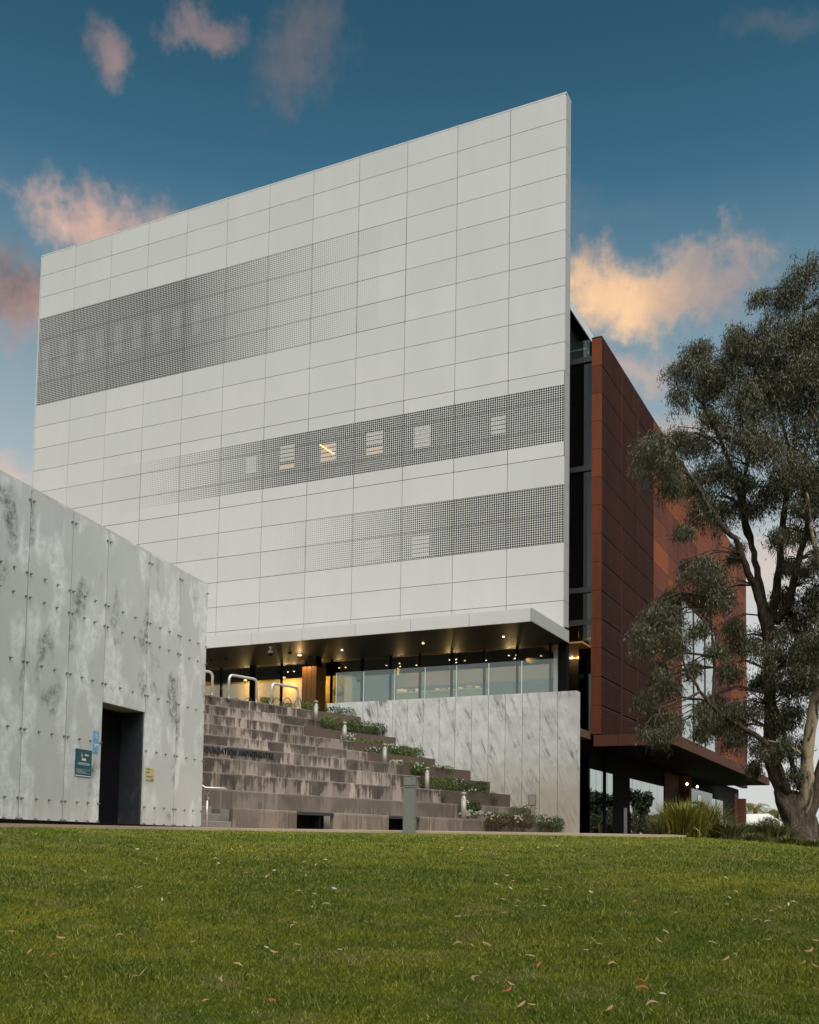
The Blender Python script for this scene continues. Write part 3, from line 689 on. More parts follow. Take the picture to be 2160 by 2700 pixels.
ENDX = {1: 1476, 2: 1406.7, 3: 1352, 4: 1298.9, 5: 1246.7, 6: 1147, 7: 1098, 8: 1050, 9: 1004, 10: 958}
STX = {1: 1250, 2: 1200, 3: 1165, 4: 1108, 5: 1062, 6: 968, 7: 930, 8: 800, 9: 848, 10: 815}
amph = empty('amphitheatre', (*arc_at(RK[1], 900), 0), 0, 'curved stone seating tiers with rain streaks stepping up to the cafe terrace', 'amphitheatre')
AO = amph.location.copy()
def arc_block(name, r0, r1, a0, a1, z0, z1, m, parent, off, bev=0.0, seg=1):
    pts = []
    for k in range(seg+1):
        a = a0+(a1-a0)*k/seg; pts.append((on_arc(r0, a), on_arc(r1, a)))
    vs_ = []
    for p, q in pts: vs_ += [(p.x-off.x, p.y-off.y, z0-off.z), (q.x-off.x, q.y-off.y, z0-off.z), (q.x-off.x, q.y-off.y, z1-off.z), (p.x-off.x, p.y-off.y, z1-off.z)]
    fs = [(0, 1, 2, 3), tuple(seg*4+i for i in (3, 2, 1, 0))]
    for k in range(seg):
        for i in range(4): fs.append((k*4+i, (k+1)*4+i, (k+1)*4+(i+1) % 4, k*4+(i+1) % 4))
    o = mesh(name, vs_, fs, m, parent)
    bm = bmesh.new(); bm.from_mesh(o.data); bmesh.ops.recalc_face_normals(bm, faces=bm.faces[:])
    if bev: bmesh.ops.bevel(bm, geom=bm.edges[:], offset=bev, segments=1, affect='EDGES')
    bm.to_mesh(o.data); bm.free()
    return o
rnd = random.Random(11)
for k in range(1, 11):
    r0 = RK[k]; rb = RK.get(k+1, r0+.7)+.12
    aE = ang(arc_at(r0, ENDX[k])); aL = ang(arc_at(r0, 615 if k == 1 else 470)); aS = ang(arc_at(r0, STX[k]))
    core = arc_block('tier', r0+(.37 if k == 1 else .12), rb, aL, aE, -.35, ZK[k]-.012, M_STEPC, amph, AO, 0, 6)
    sg = 1 if aE > aL else -1
    zb = ZK[k-1]-.03
    a = aL; i = 0
    niche = []
    if k == 1:
        for xa, xb in ((785, 881), (1027, 1108)): niche.append((ang(arc_at(r0, xa)), ang(arc_at(r0, xb))))
    brk = [aS]
    while (aS-a)*sg > 1e-5:
        L = (rnd.uniform(1.3, 1.9) if k <= 2 else rnd.uniform(.40, 1.05))/r0*sg
        b2 = a+L
        if (aS-b2)*sg < .25/r0: b2 = aS
        for (n0, n1) in niche:
            if (n0-a)*sg > 1e-6 and (b2-n0)*sg > 0: b2 = n0
            if abs(a-n0) < 1e-7:
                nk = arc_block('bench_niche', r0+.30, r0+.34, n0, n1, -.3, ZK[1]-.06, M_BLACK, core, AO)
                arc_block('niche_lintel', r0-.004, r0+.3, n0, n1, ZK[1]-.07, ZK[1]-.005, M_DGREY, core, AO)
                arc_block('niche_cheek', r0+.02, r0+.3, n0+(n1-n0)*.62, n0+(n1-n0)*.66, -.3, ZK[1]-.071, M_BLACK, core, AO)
                b2 = None; a = n1; break
        if b2 is None: continue
        g_ = .003/r0*sg
        jit = rnd.uniform(-.004, .006)
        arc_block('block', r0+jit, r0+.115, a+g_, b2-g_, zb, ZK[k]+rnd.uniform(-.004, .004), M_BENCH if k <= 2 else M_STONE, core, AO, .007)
        a = b2
    # smooth planter facing from the last stone to the concrete wall
    a = aS; n_ = max(1, int(abs(aE-aS)*r0/1.1))
    for q in range(n_):
        b2 = aS+(aE-aS)*(q+1)/n_
        arc_block('planter_panel', r0+.012, r0+.05, a+.002/r0*sg, b2-.002/r0*sg, zb, ZK[k]+.01, M_BENCH if k <= 2 else M_PLANTER, core, AO)
        a = b2
# raised lettering on the fourth tier
aT = ang(arc_at(RK[4]-.002, 720)); 
tl, trr = arc_at(RK[5], 527), arc_at(RK[5], 718)
hlen = (trr-tl).length
def letters(txt, x_right, ytop, ybot, k):
    q1 = arc_at(RK[k], x_right); q0 = arc_at(RK[k], x_right-150)
    t_ = (q1-q0).normalized()
    D = q1.length; h = (ybot-ytop)/F_PX*D
    o = text_mesh('lettering', txt, h/.69, M_INK, amph, .012, 'RIGHT', 1.16, .003)
    n_ = Vector((t_.y, -t_.x))                  # faces the lawn
    zt_ = EYE.z + ray(x_right, (ytop+ybot)/2).z*D - h/2
    M4 = Matrix(((t_.x, 0, n_.x, q1.x+n_.x*.012), (t_.y, 0, n_.y, q1.y+n_.y*.012), (0, 1, 0, zt_), (0, 0, 0, 1)))
    o.matrix_basis = Matrix.Translation(-AO) @ M4 @ Matrix.Diagonal((.80, 1.12, 1, 1))
    return o
letters('FOUNDATION AMPHITHEATRE', 718, 1988, 2001, 5)
# steps beside the bench
st = empty('stair', (*arc_at(RK[1], 575), -.15), 0, 'short flight of worn concrete steps beside the metal pavilion', 'steps')
so = st.location.copy()
for i, (xa, xb, rr) in enumerate([(470, 613, 159.5), (470, 583, 159.9), (470, 560, 160.15)]):
    arc_block('step', rr, 160.4, ang(arc_at(rr, xa)), ang(arc_at(rr, xb)), -.30, -.14+.155*(i+1), M_STEPC, st, so, .012)

# ------------------------------------------------------------------ metal pavilion
wd = Vector((math.sin(R(14.8)), math.cos(R(14.8)), 0)); nf = Vector((wd.y, -wd.x, 0))
PS = 19.3/22
Bc = atdist(523, 2184, 19.3); ROTB = math.atan2(wd.y, wd.x)       # local +X = along wall, local -Y = outward (nf)
def LB(x, y):
    p = onplane(x, y, Bc, nf); return (p-Bc).dot(wd), p.z-Bc.z
pav = empty('metal_pavilion', Bc, ROTB, 'low pavilion clad in blotchy galvanised steel sheets with a dark doorway', 'building'); pav.scale = (PS, PS, PS)
HB = 5.10
box('pavilion_body', -9.6, .10, .05, 5.5, .02, HB-.02, M_VOID, pav) if False else None
DX0, DX1, DZ = -3.83, -2.40, 2.11
core = MB()
core.box(-9.6, DX0-.02, .04, 6, 0, HB-.02); core.box(DX1+.02, .12, .04, 6, 0, HB-.02); core.box(DX0-.02, DX1+.02, .04, 6, DZ+.02, HB-.02); core.box(DX0-.02, DX1+.02, .52, 6, 0, DZ+.02)
core = core.build('pavilion_body', M_VOID, pav)
box('parapet', -9.62, .15, .0, .3, HB-.015, HB+.03, M_GALV, pav)
pj = [-9.4, -8.25, -7.1, -6.03, -4.88, -3.80, -2.33, -1.10, .13]
ROWS = [.035, .257, .329, .525, .726, .931, .992]
bme = None
def bolt(x, z, parent):
    global bme
    if bme is None:
        mb = MB(); mb.lathe([(.022, 0), (.022, .010), (.010, .012), (.010, .042), (.005, .045)], 8); o = mb.build('bolt', M_STUD, parent); bme = o.data
    else: o = link(bpy.data.objects.new('bolt', bme), parent)
    o.location = (x, -.002, z); o.rotation_euler = (R(90), 0, 0)
for a, b2 in zip(pj[:-1], pj[1:]):
    isdoor = abs(a+3.80) < .01
    if isdoor: pn = box('sheet', a+.011, b2-.011, .0, .035, DZ, HB-.012, M_GALV, pav)
    else: pn = box('sheet', a+.011, b2-.011, .0, .035, .03, HB-.012, M_GALV, pav)
    for fr in ROWS:
        z = (1-fr)*HB
        if isdoor and z < DZ+.1: continue
        for x in ([a+.05, a+(b2-a)*.36, a+(b2-a)*.66, b2-.05] if fr > .1 else [a+.05, b2-.05]): bolt(x, z, pn)
# doorway: deep dark reveal with a slate leaf standing half open
box('door_reveal', DX0-.045, DX0-.02, .035, .5, .02, DZ, M_BLACK, pav); box('door_reveal', DX1+.012, DX1+.05, .02, .5, .02, DZ, M_DOOR, pav)
box('door_head', DX0-.02, DX1+.012, .036, .5, DZ-.005, DZ+.02, M_GREYSHADE, pav)
lf = box('door', DX0-.02, DX1+.01, .46, .5, .03, DZ-.01, M_BLACK, pav)
mb = MB(); mb.tube([(DX0+.12, .44, .95), (DX0+.12, .41, .97), (DX0+.12, .41, 1.13), (DX0+.12, .44, 1.15)], .012, 6); mb.build('handle', M_DGREY, lf)
box('plinth', -9.6, .10, .012, .1, -.25, .028, M_BLACK, pav)
# signs
def signplate(x0, y0, x1, y1, m, name, lab):
    s0, z0 = LB(x0, y1); s1, z1 = LB(x1, y0); c0 = (s0+s1)/2; cz = (z0+z1)/2
    w_, h_ = abs(s1-s0), abs(z1-z0)
    e = empty(name, Bc+wd*c0+nf*.004+Vector((0, 0, cz-h_/2)), ROTB, lab, 'sign')
    box('plate', -w_/2, w_/2, -.008, .0, 0, h_, m, e)
    return e, w_, h_
e, w_, h_ = signplate(196, 1980, 241, 2046, M_TEAL, 'access_sign', 'teal accessibility sign with wheelchair and key symbols beside the doorway')
mb = MB(); mb.box(-w_/2, w_/2, -.0095, -.0085, .008, .018); mb.build('border', M_WHITEP, e)
t_ = text_mesh('lettering', 'MLAK', h_*.10, M_WHITEP, e, .001, 'CENTER', 1, .004); t_.location = (0, -.010, h_*.60); t_.rotation_euler = (R(90), 0, 0)
def ring(cx, cz, r, th, a0=0, a1=360, n=16):
    V = []; Fc = []
    for i in range(n+1):
        a = R(a0+(a1-a0)*i/n); V += [(cx+r*math.cos(a), -.0105, cz+r*math.sin(a)), (cx+(r-th)*math.cos(a), -.0105, cz+(r-th)*math.sin(a))]
    for i in range(n): Fc.append((2*i, 2*i+2, 2*i+3, 2*i+1))
    return V, Fc
def wheelchair(e, cx, cz, s, m):
    mb = MB(); mb.add(*ring(cx, cz, .5*s, .12*s, 60, 330)); mb.add(*ring(cx-.12*s, cz+1.15*s, .15*s, .15*s)); 
    mb.box(cx-.18*s, cx-.04*s, -.011, -.010, cz+.15*s, cz+.95*s); mb.box(cx-.1*s, cx+.35*s, -.011, -.010, cz+.45*s, cz+.58*s)
    mb.box(cx-.1*s, cx+.42*s, -.011, -.010, cz+.12*s, cz+.26*s); mb.box(cx+.32*s, cx+.46*s, -.011, -.010, cz-.35*s, cz+.2*s); mb.box(cx+.36*s, cx+.66*s, -.011, -.010, cz-.42*s, cz-.3*s)
    return mb.build('wheelchair_symbol', m, e)
wheelchair(e, -w_*.13, h_*.76, h_*.10, M_WHITEP)
mb = MB(); mb.add(*ring(w_*.10, h_*.81, h_*.045, h_*.045)); mb.box(w_*.13, w_*.29, -.011, -.010, h_*.79, h_*.825); mb.box(w_*.22, w_*.25, -.011, -.010, h_*.765, h_*.8); mb.build('key_symbol', plain('pale_key', (.70, .72, .52), .5), e)
mb = MB()
for zf, l in ((.50, .62), (.465, .78), (.43, .70)): mb.box(-w_*l/2, w_*l/2, -.0105, -.0095, h_*zf, h_*(zf+.016))
for zf, l in ((.26, .92), (.225, .42), (.19, .66), (.155, .60), (.12, .88)): mb.box(-w_*.46, -w_*.46+w_*l, -.0105, -.0095, h_*zf, h_*(zf+.010))
mb.build('small_print', plain('pale_teal_print', (.45, .60, .62), .5), e)
e, w_, h_ = signplate(244.5, 1929, 259, 1984, M_BLUE, 'toilet_sign', 'narrow light blue accessible toilet sign next to the door edge')
wheelchair(e, -w_*.05, h_*.74, w_*.42, M_WHITEP)
mb = MB(); mb.box(-w_*.4, w_*.4, -.0105, -.0095, h_*.36, h_*.40); mb.box(-w_*.4, w_*.1, -.0105, -.0095, h_*.28, h_*.32); mb.build('small_print', M_WHITEP, e)
e, w_, h_ = signplate(383, 2027, 405, 2057, M_YELLOW, 'paper_notice', 'faded yellow notice stuck to the steel sheet right of the doorway')
mb = MB()
for zf, l in ((.88, .45), (.62, .35), (.28, .75)): mb.box(-w_*.45, -w_*.45+w_*l, -.0105, -.0095, h_*zf, h_*(zf+.05))
mb.box(w_*.15, w_*.42, -.0105, -.0095, h_*.04, h_*.12); mb.build('small_print', M_INK, e)

# ------------------------------------------------------------------ rails, bollards, camera
def hoop(xa, xb, yb_a, yb_b, ytop, lab, hid=None):
    pa, pb = onz(xa, yb_a, ZK[10]), onz(xb, yb_b, ZK[10])
    pa.z = pb.z = ZK[10]-.06; h = (yb_a-ytop)/F_PX*pa.xy.length + .06
    e = empty('hoop_rail', (pa+pb)/2, 0, lab, 'rail', 'steel hoop rails along the top tier')
    c_ = (pa+pb)/2; a, b2 = pa-c_, pb-c_; r_ = .13; t_ = (b2-a).normalized()
    pts = [a, a+Vector((0, 0, h-r_))]
    for i in range(1, 6): q = R(90)*i/5; pts.append(a+Vector((0, 0, h-r_))+t_*(r_*(1-math.cos(q)))+Vector((0, 0, r_*math.sin(q))))
    for i in range(0, 6): q = R(90)*i/5; pts.append(b2+Vector((0, 0, h-r_))-t_*(r_*(1-math.sin(q)))+Vector((0, 0, r_*math.cos(q))))
    pts.append(b2)
    mb = MB(); mb.tube(pts, .036, 10); mb.build('rail', M_RAILW, e, True)
    for q in (a, b2):
        mb = MB(); mb.lathe([(.07, 0), (.07, .012), (.04, .014)], 12, (q.x, q.y, .045)); mb.build('base_plate', M_RAILW, e)
hoop(603, 676, 1840, 1851, 1779, 'brushed steel hoop rail in the middle of three above the stone tiers')
hoop(716, 785, 1857, 1868, 1801, 'brushed steel hoop rail nearest the timber column above the stone tiers')
hoop(488, 559, 1823, 1832, 1763, 'brushed steel hoop rail partly hidden by the metal pavilion')
# thin wire arches and low plants in the bed behind the rails
for i, (xa, xb) in enumerate([(582, 621), (622, 652), (700, 728), (731, 757), (765, 784)]):
    pa, pb = onz(xa, 1846, 3.5)+Vector((0, 1.2, 0)), onz(xb, 1848, 3.5)+Vector((0, 1.2, 0)); c_ = (pa+pb)/2; hw = (pb-pa)/2
    mb = MB(); mb.tube([hw*(-math.cos(R(180*k/12)))+Vector((0, 0, .30*math.sin(R(180*k/12))+.02)) for k in range(13)], .012, 6)
    o = mb.build('wire_arch', M_DGREY); o.location = (c_.x, c_.y, 3.42); tag(o, 'thin dark wire arch edging the terrace bed behind the rails', 'edging', 'wire arches edging the terrace bed')
# stair handrail
pb = atdist(544, 2186.5, 19.9); D_ = pb.xy.length; pb.z -= .03
e = empty('stair_handrail', pb, 0, 'slim steel handrail on a forked post at the steps beside the pavilion', 'handrail')
zt_ = (2186-2098)/F_PX*D_
mb = MB(); mb.tube([(0, 0, -.05), (0, 0, zt_)], .024, 10); mb.build('post', M_RAILW, e, True)
mb = MB(); mb.lathe([(.036, zt_-.05), (.036, zt_+.0)], 10); mb.build('collar', M_STEEL, e)
mb = MB(); mb.tube([(0, 0, zt_), (.0, 0, zt_+.03), (-.045, 0, zt_+.12)], .007, 6); mb.tube([(0, 0, zt_+.03), (.055, 0, zt_+.13)], .007, 6); mb.build('fork', M_STEEL, e)
ra, rb_, rc = [atdist(x, y, D_)-pb for x, y in ((505, 2052), (541, 2077), (590, 2078.5))]
mb = MB(); mb.tube([ra, rb_, rc, rc+Vector((.04, .1, -.02))], .020, 8); mb.build('rail', M_RAILW, e, True)
mb = MB(); rd = atdist(498, 2062, D_+.35)-pb; re_ = atdist(541, 2078, D_+.35)-pb; mb.tube([rd, re_, rb_], .014, 8); mb.build('second_rail', M_RAILW, e, True)
# round light bollards on the planter terraces
def light_bollard(x, yb, yt, k, where):
    p = onz(x, yb, ZK[k]); p = p+Vector((-.10, .15, 0)); p.z = ZK[k]-.08
    h = (yb-yt)/F_PX*p.xy.length+.08
    e = empty('light_bollard', p, 0, 'short round grey light bollard with conical reflector '+where, 'bollard', 'light bollards on the planter terraces')
    r_ = .062
    mb = MB(); mb.lathe([(r_, 0), (r_, h-.16)], 16); mb.build('post', M_RAILG, e, True)
    mb = MB(); mb.lathe([(r_*.98, h-.16), (r_*.25, h-.06), (r_*.2, h-.05)], 16); mb.build('reflector', M_WHITEP, e, True)
    mb = MB(); mb.lathe([(r_, h-.05), (r_, h-.005), (r_*.8, h)], 16); mb.build('cap', M_RAILG, e, True)
    for a in (20, 140, 260):
        mb = MB(); q = (r_*.9*math.cos(R(a)), r_*.9*math.sin(R(a))); mb.tube([(*q, h-.17), (*q, h-.04)], .006, 5); mb.build('strut', M_RAILG, e)
M_RAILG = plain('warm_grey_paint', (.27, .25, .225), .5, .2, .5, .08)
light_bollard(840.5, 1893, 1846, 9, 'beside the timber column'); light_bollard(917, 1943, 1902, 7, 'between dark hedge and flowers'); light_bollard(1023.5, 2011, 1960, 5, 'in the broad bank of white flowers')
light_bollard(1136, 2082, 2022, 3, 'next to the hanging ivy hedge'); light_bollard(1235, 2150, 2089, 1, 'at the lowest flowering shrub')
# square service bollard at the lawn's edge
p = atdist(1079, 2195, 17.9); p.z = gz(p.x, p.y)-.05
e = empty('service_bollard', p, YAW+R(18), 'square grey green metal bollard standing at the top edge of the lawn', 'bollard')
hb = 154/F_PX*17.9+.05
box('shaft', -.098, .098, -.098, .098, 0, hb*.80, M_BOLL, e, .006); box('head', -.100, .100, -.100, .100, hb*.805, hb*.835, M_BOLL, e, .004); box('head', -.098, .098, -.098, .098, hb*.84, hb-.014, M_BOLL, e, .006)
box('cap', -.102, .102, -.102, .102, hb-.012, hb, plain('pale_cap', (.30, .30, .27), .5), e, .004)
mb = MB(); mb.lathe([(.007, 0), (.007, .006)], 8); o = mb.build('screw', M_BLACK, e); o.location = (.055, -.098, hb-.05); o.rotation_euler = (R(90), 0, 0)
# small post by the entrance
p = onz(1650, 2199, .0); p = P3(1.2, 3.2, -.05)
p = atdist(1649.5, 2200, 27.5); p.z = gz(p.x, p.y)-.03
e = empty('entrance_post', p, YAW, 'slim pale post in front of the dark ground floor glazing', 'post')
box('shaft', -.035, .035, -.035, .035, 0, .80, M_RAILG, e, .004); box('cap', -.037, .037, -.037, .037, .802, .82, M_RAILG, e)
# dome camera under the canopy and two small sensors
p = onz(714, 1704, ZC0)
e = empty('security_camera', p, 0, 'white dome security camera hanging under the canopy soffit', 'camera')
mb = MB(); mb.lathe([(.06, 0), (.065, -.05), (.03, -.07), (.03, -.12), (.085, -.17), (.09, -.24)], 16); mb.build('housing', M_WHITEP, e, True)
mb = MB(); mb.lathe([(.082, -.24), (.075, -.29), (.045, -.325), (.01, -.335)], 16); mb.build('dome', M_BLACK, e, True)
for x, y in ((557, 1745), (597, 1740), (765, 1725), (832, 1735)):
    p = onz(x, y-4, ZC0); mb = MB(); mb.lathe([(.07, 0), (.07, -.03), (.05, -.06)], 12); o = mb.build('soffit_sensor', M_SOFFIT); o.location = p
    tag(o, 'small round sensor fixed under the dark canopy soffit', 'sensor', 'sensors under the canopy')

# ------------------------------------------------------------------ things in the cafe
def parasol(x, lab, tilt=0):
    p = onplane(x, 1846, P3(0, 1.7, 0), v); p.z = 3.46
    e = empty('closed_parasol', p, 0, lab, 'parasol', 'closed parasols inside the glass'); e.rotation_euler = (0, tilt, 0)
    mb = MB(); mb.lathe([(.02, 0), (.02, 2.0)], 8); mb.build('pole', M_TIMBER, e)
    V = MB(); prof = [(.15, .55), (.16, .75), (.13, 1.1), (.11, 1.5), (.15, 1.62), (.10, 1.8), (.02, 1.93)]
    n = 16; vs_ = [(r_*(1+.16*(j % 2))*math.cos(2*math.pi*j/n), r_*(1+.16*(j % 2))*math.sin(2*math.pi*j/n), z) for r_, z in prof for j in range(n)]
    V.add(vs_, [(i*n+j, i*n+(j+1) % n, (i+1)*n+(j+1) % n, (i+1)*n+j) for i in range(len(prof)-1) for j in range(n)]); V.build('canvas', M_CREAMW, e)
parasol(995, 'upright closed cream parasol behind the cafe glass'); parasol(1018, 'leaning closed cream parasol behind the cafe glass', R(9))
for x, y, r_ in ((1033, 1767, .34), (1404, 1733, .26), (893, 1822, .24)):
    p = onplane(x, y, P3(0, 2.6, 0), v); z_ = p.z
    mb = MB(); mb.lathe([(.03, r_*.9), (r_*.7, r_*.75), (r_, r_*.1), (r_*.85, -r_*.5), (r_*.3, -r_*.9)], 18)
    e = empty('pendant_lamp', p, 0, 'large pale round paper lamp hanging in the cafe', 'lamp', 'paper lamps in the cafe')
    mb.build('lamp_shade', M_SHADE, e, True); mb = MB(); mb.tube([(0, 0, r_*.9), (0, 0, 6.3-z_)], .008, 5); mb.build('cord', M_BLACK, e)
p0 = onplane(1040, 1826, P3(0, 3.0, 0), v); p1 = onplane(1262, 1812, P3(0, 3.0, 0), v)
u0_, u1_ = UT(p0)[0], UT(p1)[0]; zc_ = UT(p0)[2]
cn = empty('service_counter', P3((u0_+u1_)/2, 3.2, 3.46), YAW, 'long blue grey service counter inside the cafe', 'counter'); hw = (u1_-u0_)/2+.15
box('front', -hw, hw, -.2, .4, 0, zc_-3.46-.05, plain('counter_front', (.16, .20, .20), .6), cn); box('worktop', -hw-.03, hw+.03, -.24, .43, zc_-3.46-.048, zc_-3.46, M_WALLW, cn)
for i, x in enumerate((1046, 1055, 1064, 1080, 1100, 1150, 1166, 1185, 1212, 1236, 1256)):
    u_ = UT(onplane(x, 1820, P3(0, 3.0, 0), v))[0]; s = (.14, .15, .12, .10, .12, .09, .10, .09, .10, .15, .10)[i]
    mb = MB(); mb.lathe([(s*.3, 0), (s*.5, .01), (s*.95, s*.5), (s, s*.8), (s*.85, s*.78), (s*.4, s*.2)], 14)
    o = mb.build('serving_bowl', emis('glowing_bowl', (.85, .50+.04*(i % 4), .30), .35) if i == 0 else (bpy.data.materials['glowing_bowl'] if i % 3 else M_PUMP), None, True); o.location = P3(u_, 3.1, zc_)  # bowls glow by themselves: warm light put into the material
    tag(o, 'small warm coloured bowl standing on the cafe counter', 'bowl', 'bowls on the cafe counter')
def cafe_chair(u, t, rz):
    e = empty('cafe_chair', P3(u, t, 3.46), rz, 'thin pale wire cafe chair standing behind the glazing', 'chair', 'cafe chairs by the glazing')
    box('seat', -.2, .2, -.2, .2, .44, .46, M_WALLW, e); box('backrest', -.2, .2, .18, .2, .66, .86, M_WALLW, e)
    for sx in (-.18, .18):
        for sy in (-.18, .18):
            mb = MB(); mb.tube([(sx*1.1, sy*1.1, 0), (sx, sy, .86 if sy > 0 else .44)], .012, 6); mb.build('leg', M_WALLW, e)
for u, t, rz in ((.35, 1.9, .4), (-.3, 2.3, 1.9), (-1.4, 1.0, 2.6), (-2.3, .9, .2), (-3.4, 1.0, 1.0), (-4.6, .9, 2.2)): cafe_chair(u, t, rz)

# ------------------------------------------------------------------ plants on the planter terraces
def leaf_cloud(n, centre, rad, size, rng, droop=.0, shell=.5):
    q = rng.normal(size=(n, 3)); q /= np.linalg.norm(q, axis=1)[:, None]
    q *= (shell+(1-shell)*rng.random((n, 1)))**.7
    q += rng.normal(size=(n, 3))*.10
    c_ = np.array(centre)+q*np.array(rad)
    a = rng.normal(size=(n, 3)); a[:, 2] -= droop; a /= np.linalg.norm(a, axis=1)[:, None]
    b_ = np.cross(a, rng.normal(size=(n, 3))); b_ /= np.linalg.norm(b_, axis=1)[:, None]
    L_ = size*(.6+.8*rng.random((n, 1))); w_ = L_*.32
    return np.stack([c_-a*L_*.5, c_+b_*w_*.5, c_+a*L_*.5, c_-b_*w_*.5], axis=1)
def shrub(name, box_px, k, lab, n=900, m=None, flowers=0, depth=.35, group=None, dz=0.0, cat='shrub', size=.07, front=0.0):
    x0, x1, y0, y1 = box_px; xm = (x0+x1)/2
    q = arc_at(RK[k]+depth-front, xm); D = q.length
    zt_ = EYE.z+ray(xm, y0).z*D; zb_ = EYE.z+ray(xm, y1).z*D
    wx = (x1-x0)/F_PX*D/2; hz_ = (zt_-zb_)/2
    e = empty(name, (q.x, q.y, zb_), 0, lab, cat, group)
    rng = np.random.default_rng(int(x0*7+y0))
    # several lobes along its length, along the tier direction
    tdir = (arc_at(RK[k]+depth-front, x1)-arc_at(RK[k]+depth-front, x0))/2
    nl = max(2, int(wx/.22)+1); parts = []
    for i in range(nl):
        f = -1+2*(i+.5)/nl; s = rng.uniform(.65, 1.05)
        parts.append(leaf_cloud(n//nl, (tdir.x*f, tdir.y*f, hz_*(.85+.3*rng.random())), (max(.16, wx/nl*1.5), .22*s+.05, hz_*s), size, rng, .3))
    A_ = np.concatenate(parts); A_[:, :, 2] = np.maximum(A_[:, :, 2], -.02)
    tris_mesh('foliage', A_, m or M_SHRUB, e, 4)
    mb = MB()
    for i in range(nl*2):
        f = rng.uniform(-.9, .9); mb.tube([(tdir.x*f, tdir.y*f, -.06), (tdir.x*f+rng.uniform(-.06, .06), tdir.y*f, hz_*rng.uniform(.8, 1.5))], .008, 5)
    mb.build('stem', M_BARK, e)
    if flowers:
        mb = MB(); tops = A_.reshape(-1, 4, 3).mean(1); w = tops[:, 2]-tops[:, 1]*.8+rng.random(len(tops))*hz_*1.2
        for i in np.argsort(-w)[:flowers*6:6]:
            c_ = tops[i]+np.array([0, -.04, .02]); r_ = rng.uniform(.016, .028)
            mb.add([(c_[0]+r_*math.cos(R(60*j)), c_[1]-.5*r_*math.sin(R(60*j)), c_[2]+.85*r_*math.sin(R(60*j))) for j in range(6)]+[(c_[0], c_[1]-.006, c_[2]+.004)], [(j, (j+1) % 6, 6) for j in range(6)])
        tag(mb.build('flowers', M_FLOWER, e), kind='stuff')
    return e
shrub('low_shrub', (857, 930, 1862, 1888), 10, 'dark low shrub on the uppermost planter against the wall', 700, M_HEDGE, 0)
shrub('low_shrub', (795, 830, 1846, 1874), 10, 'spiky green shrub at the foot of the timber column', 500, M_SHRUB, 0, .5)
shrub('low_shrub', (684, 714, 1836, 1860), 10, 'small green shrub behind the steel hoop rails', 350, M_SHRUB, 0, .6)
shrub('low_shrub', (742, 762, 1852, 1866), 10, 'tiny dark plant among the wire arches', 200, M_SHRUB, 0, .5)
shrub('clipped_hedge', (846, 930, 1888, 1926), 8, 'bright green clipped hedge on the upper planter', 1900, M_SHRUB, 0, .4, size=.06)
shrub('clipped_hedge', (920, 1012, 1900, 1940), 8, 'dark clipped hedge on the upper planter beside the wall', 2000, M_HEDGE, 0, .4, size=.06)
shrub('flowering_shrub', (895, 1010, 1942, 1984), 7, 'spreading green shrub dotted with white flowers at the end of the stone tiers', 2600, M_SHRUB, 34, .3, size=.06)
shrub('flowering_shrub', (958, 1062, 1968, 2012), 6, 'green shrub with few white flowers spilling over a tier', 2400, M_HEDGE, 12, .3, size=.06)
shrub('flowering_shrub', (1010, 1112, 1962, 2006), 6, 'dense green shrub against the wall with scattered white flowers', 2600, M_SHRUB, 14, .45, size=.06)
shrub('flowering_shrub', (1030, 1115, 2007, 2022), 5, 'low trailing row of white flowers along the fifth tier', 700, M_SHRUB, 34, .12, size=.05)
shrub('flowering_shrub', (1086, 1128, 2008, 2044), 5, 'rounded bush hanging over the planter edge with white flowers on top', 1100, M_SHRUB, 16, .0, size=.06, front=.08)
shrub('flowering_shrub', (1140, 1190, 2016, 2034), 5, 'small trailing plant with white flowers near the wall', 600, M_SHRUB, 14, .05, size=.05)
shrub('ivy_hedge', (1112, 1200, 2044, 2086), 4, 'bright green hanging hedge over the fourth tier', 2300, M_SHRUB, 0, .0, size=.055, front=.06)
shrub('ivy_hedge', (1196, 1284, 2052, 2092), 4, 'dark ivy hanging over the planter toward the wall', 2000, M_HEDGE, 3, .0, size=.055, front=.06)
shrub('trailing_ivy', (1162, 1174, 2084, 2114), 3, 'thin strand of ivy trailing down the third tier', 160, M_HEDGE, 0, .0, size=.05, front=.05)
shrub('trailing_ivy', (1222, 1300, 2083, 2096), 3, 'ivy fringe with a few white flowers along the third planter', 420, M_HEDGE, 6, .05, size=.05)
shrub('trailing_ivy', (1298, 1310, 2092, 2116), 3, 'dark ivy strand near the wall corner', 150, M_HEDGE, 0, .0, size=.05, front=.05)
shrub('flowering_shrub', (1212, 1264, 2106, 2152), 2, 'upright dark bush with white flowers behind the lowest light bollard', 1500, M_HEDGE, 12, .1, size=.06, front=.15)
shrub('trailing_ivy', (1350, 1412, 2120, 2150), 2, 'ivy clump trailing over the second planter', 500, M_HEDGE, 0, .0, size=.05, front=.05)
shrub('flowering_shrub', (1225, 1440, 2142, 2158), 1, 'long low row of white flowers along the bottom bench', 1500, M_SHRUB, 60, .15, size=.05)
shrub('flowering_shrub', (1288, 1338, 2146, 2190), 1, 'russet green bush hanging in front of the bottom bench', 1700, M_SHRUBR, 6, .0, size=.055, front=.22)
shrub('flowering_shrub', (1348, 1408, 2146, 2190), 1, 'olive bush with white flowers hanging in front of the bottom bench', 1900, M_SHRUBR, 16, .0, size=.055, front=.22)
shrub('flowering_shrub', (1424, 1482, 2148, 2193), 1, 'round dark green bush with white flowers at the foot of the wall', 1900, M_HEDGE, 20, .0, size=.055, front=.22)

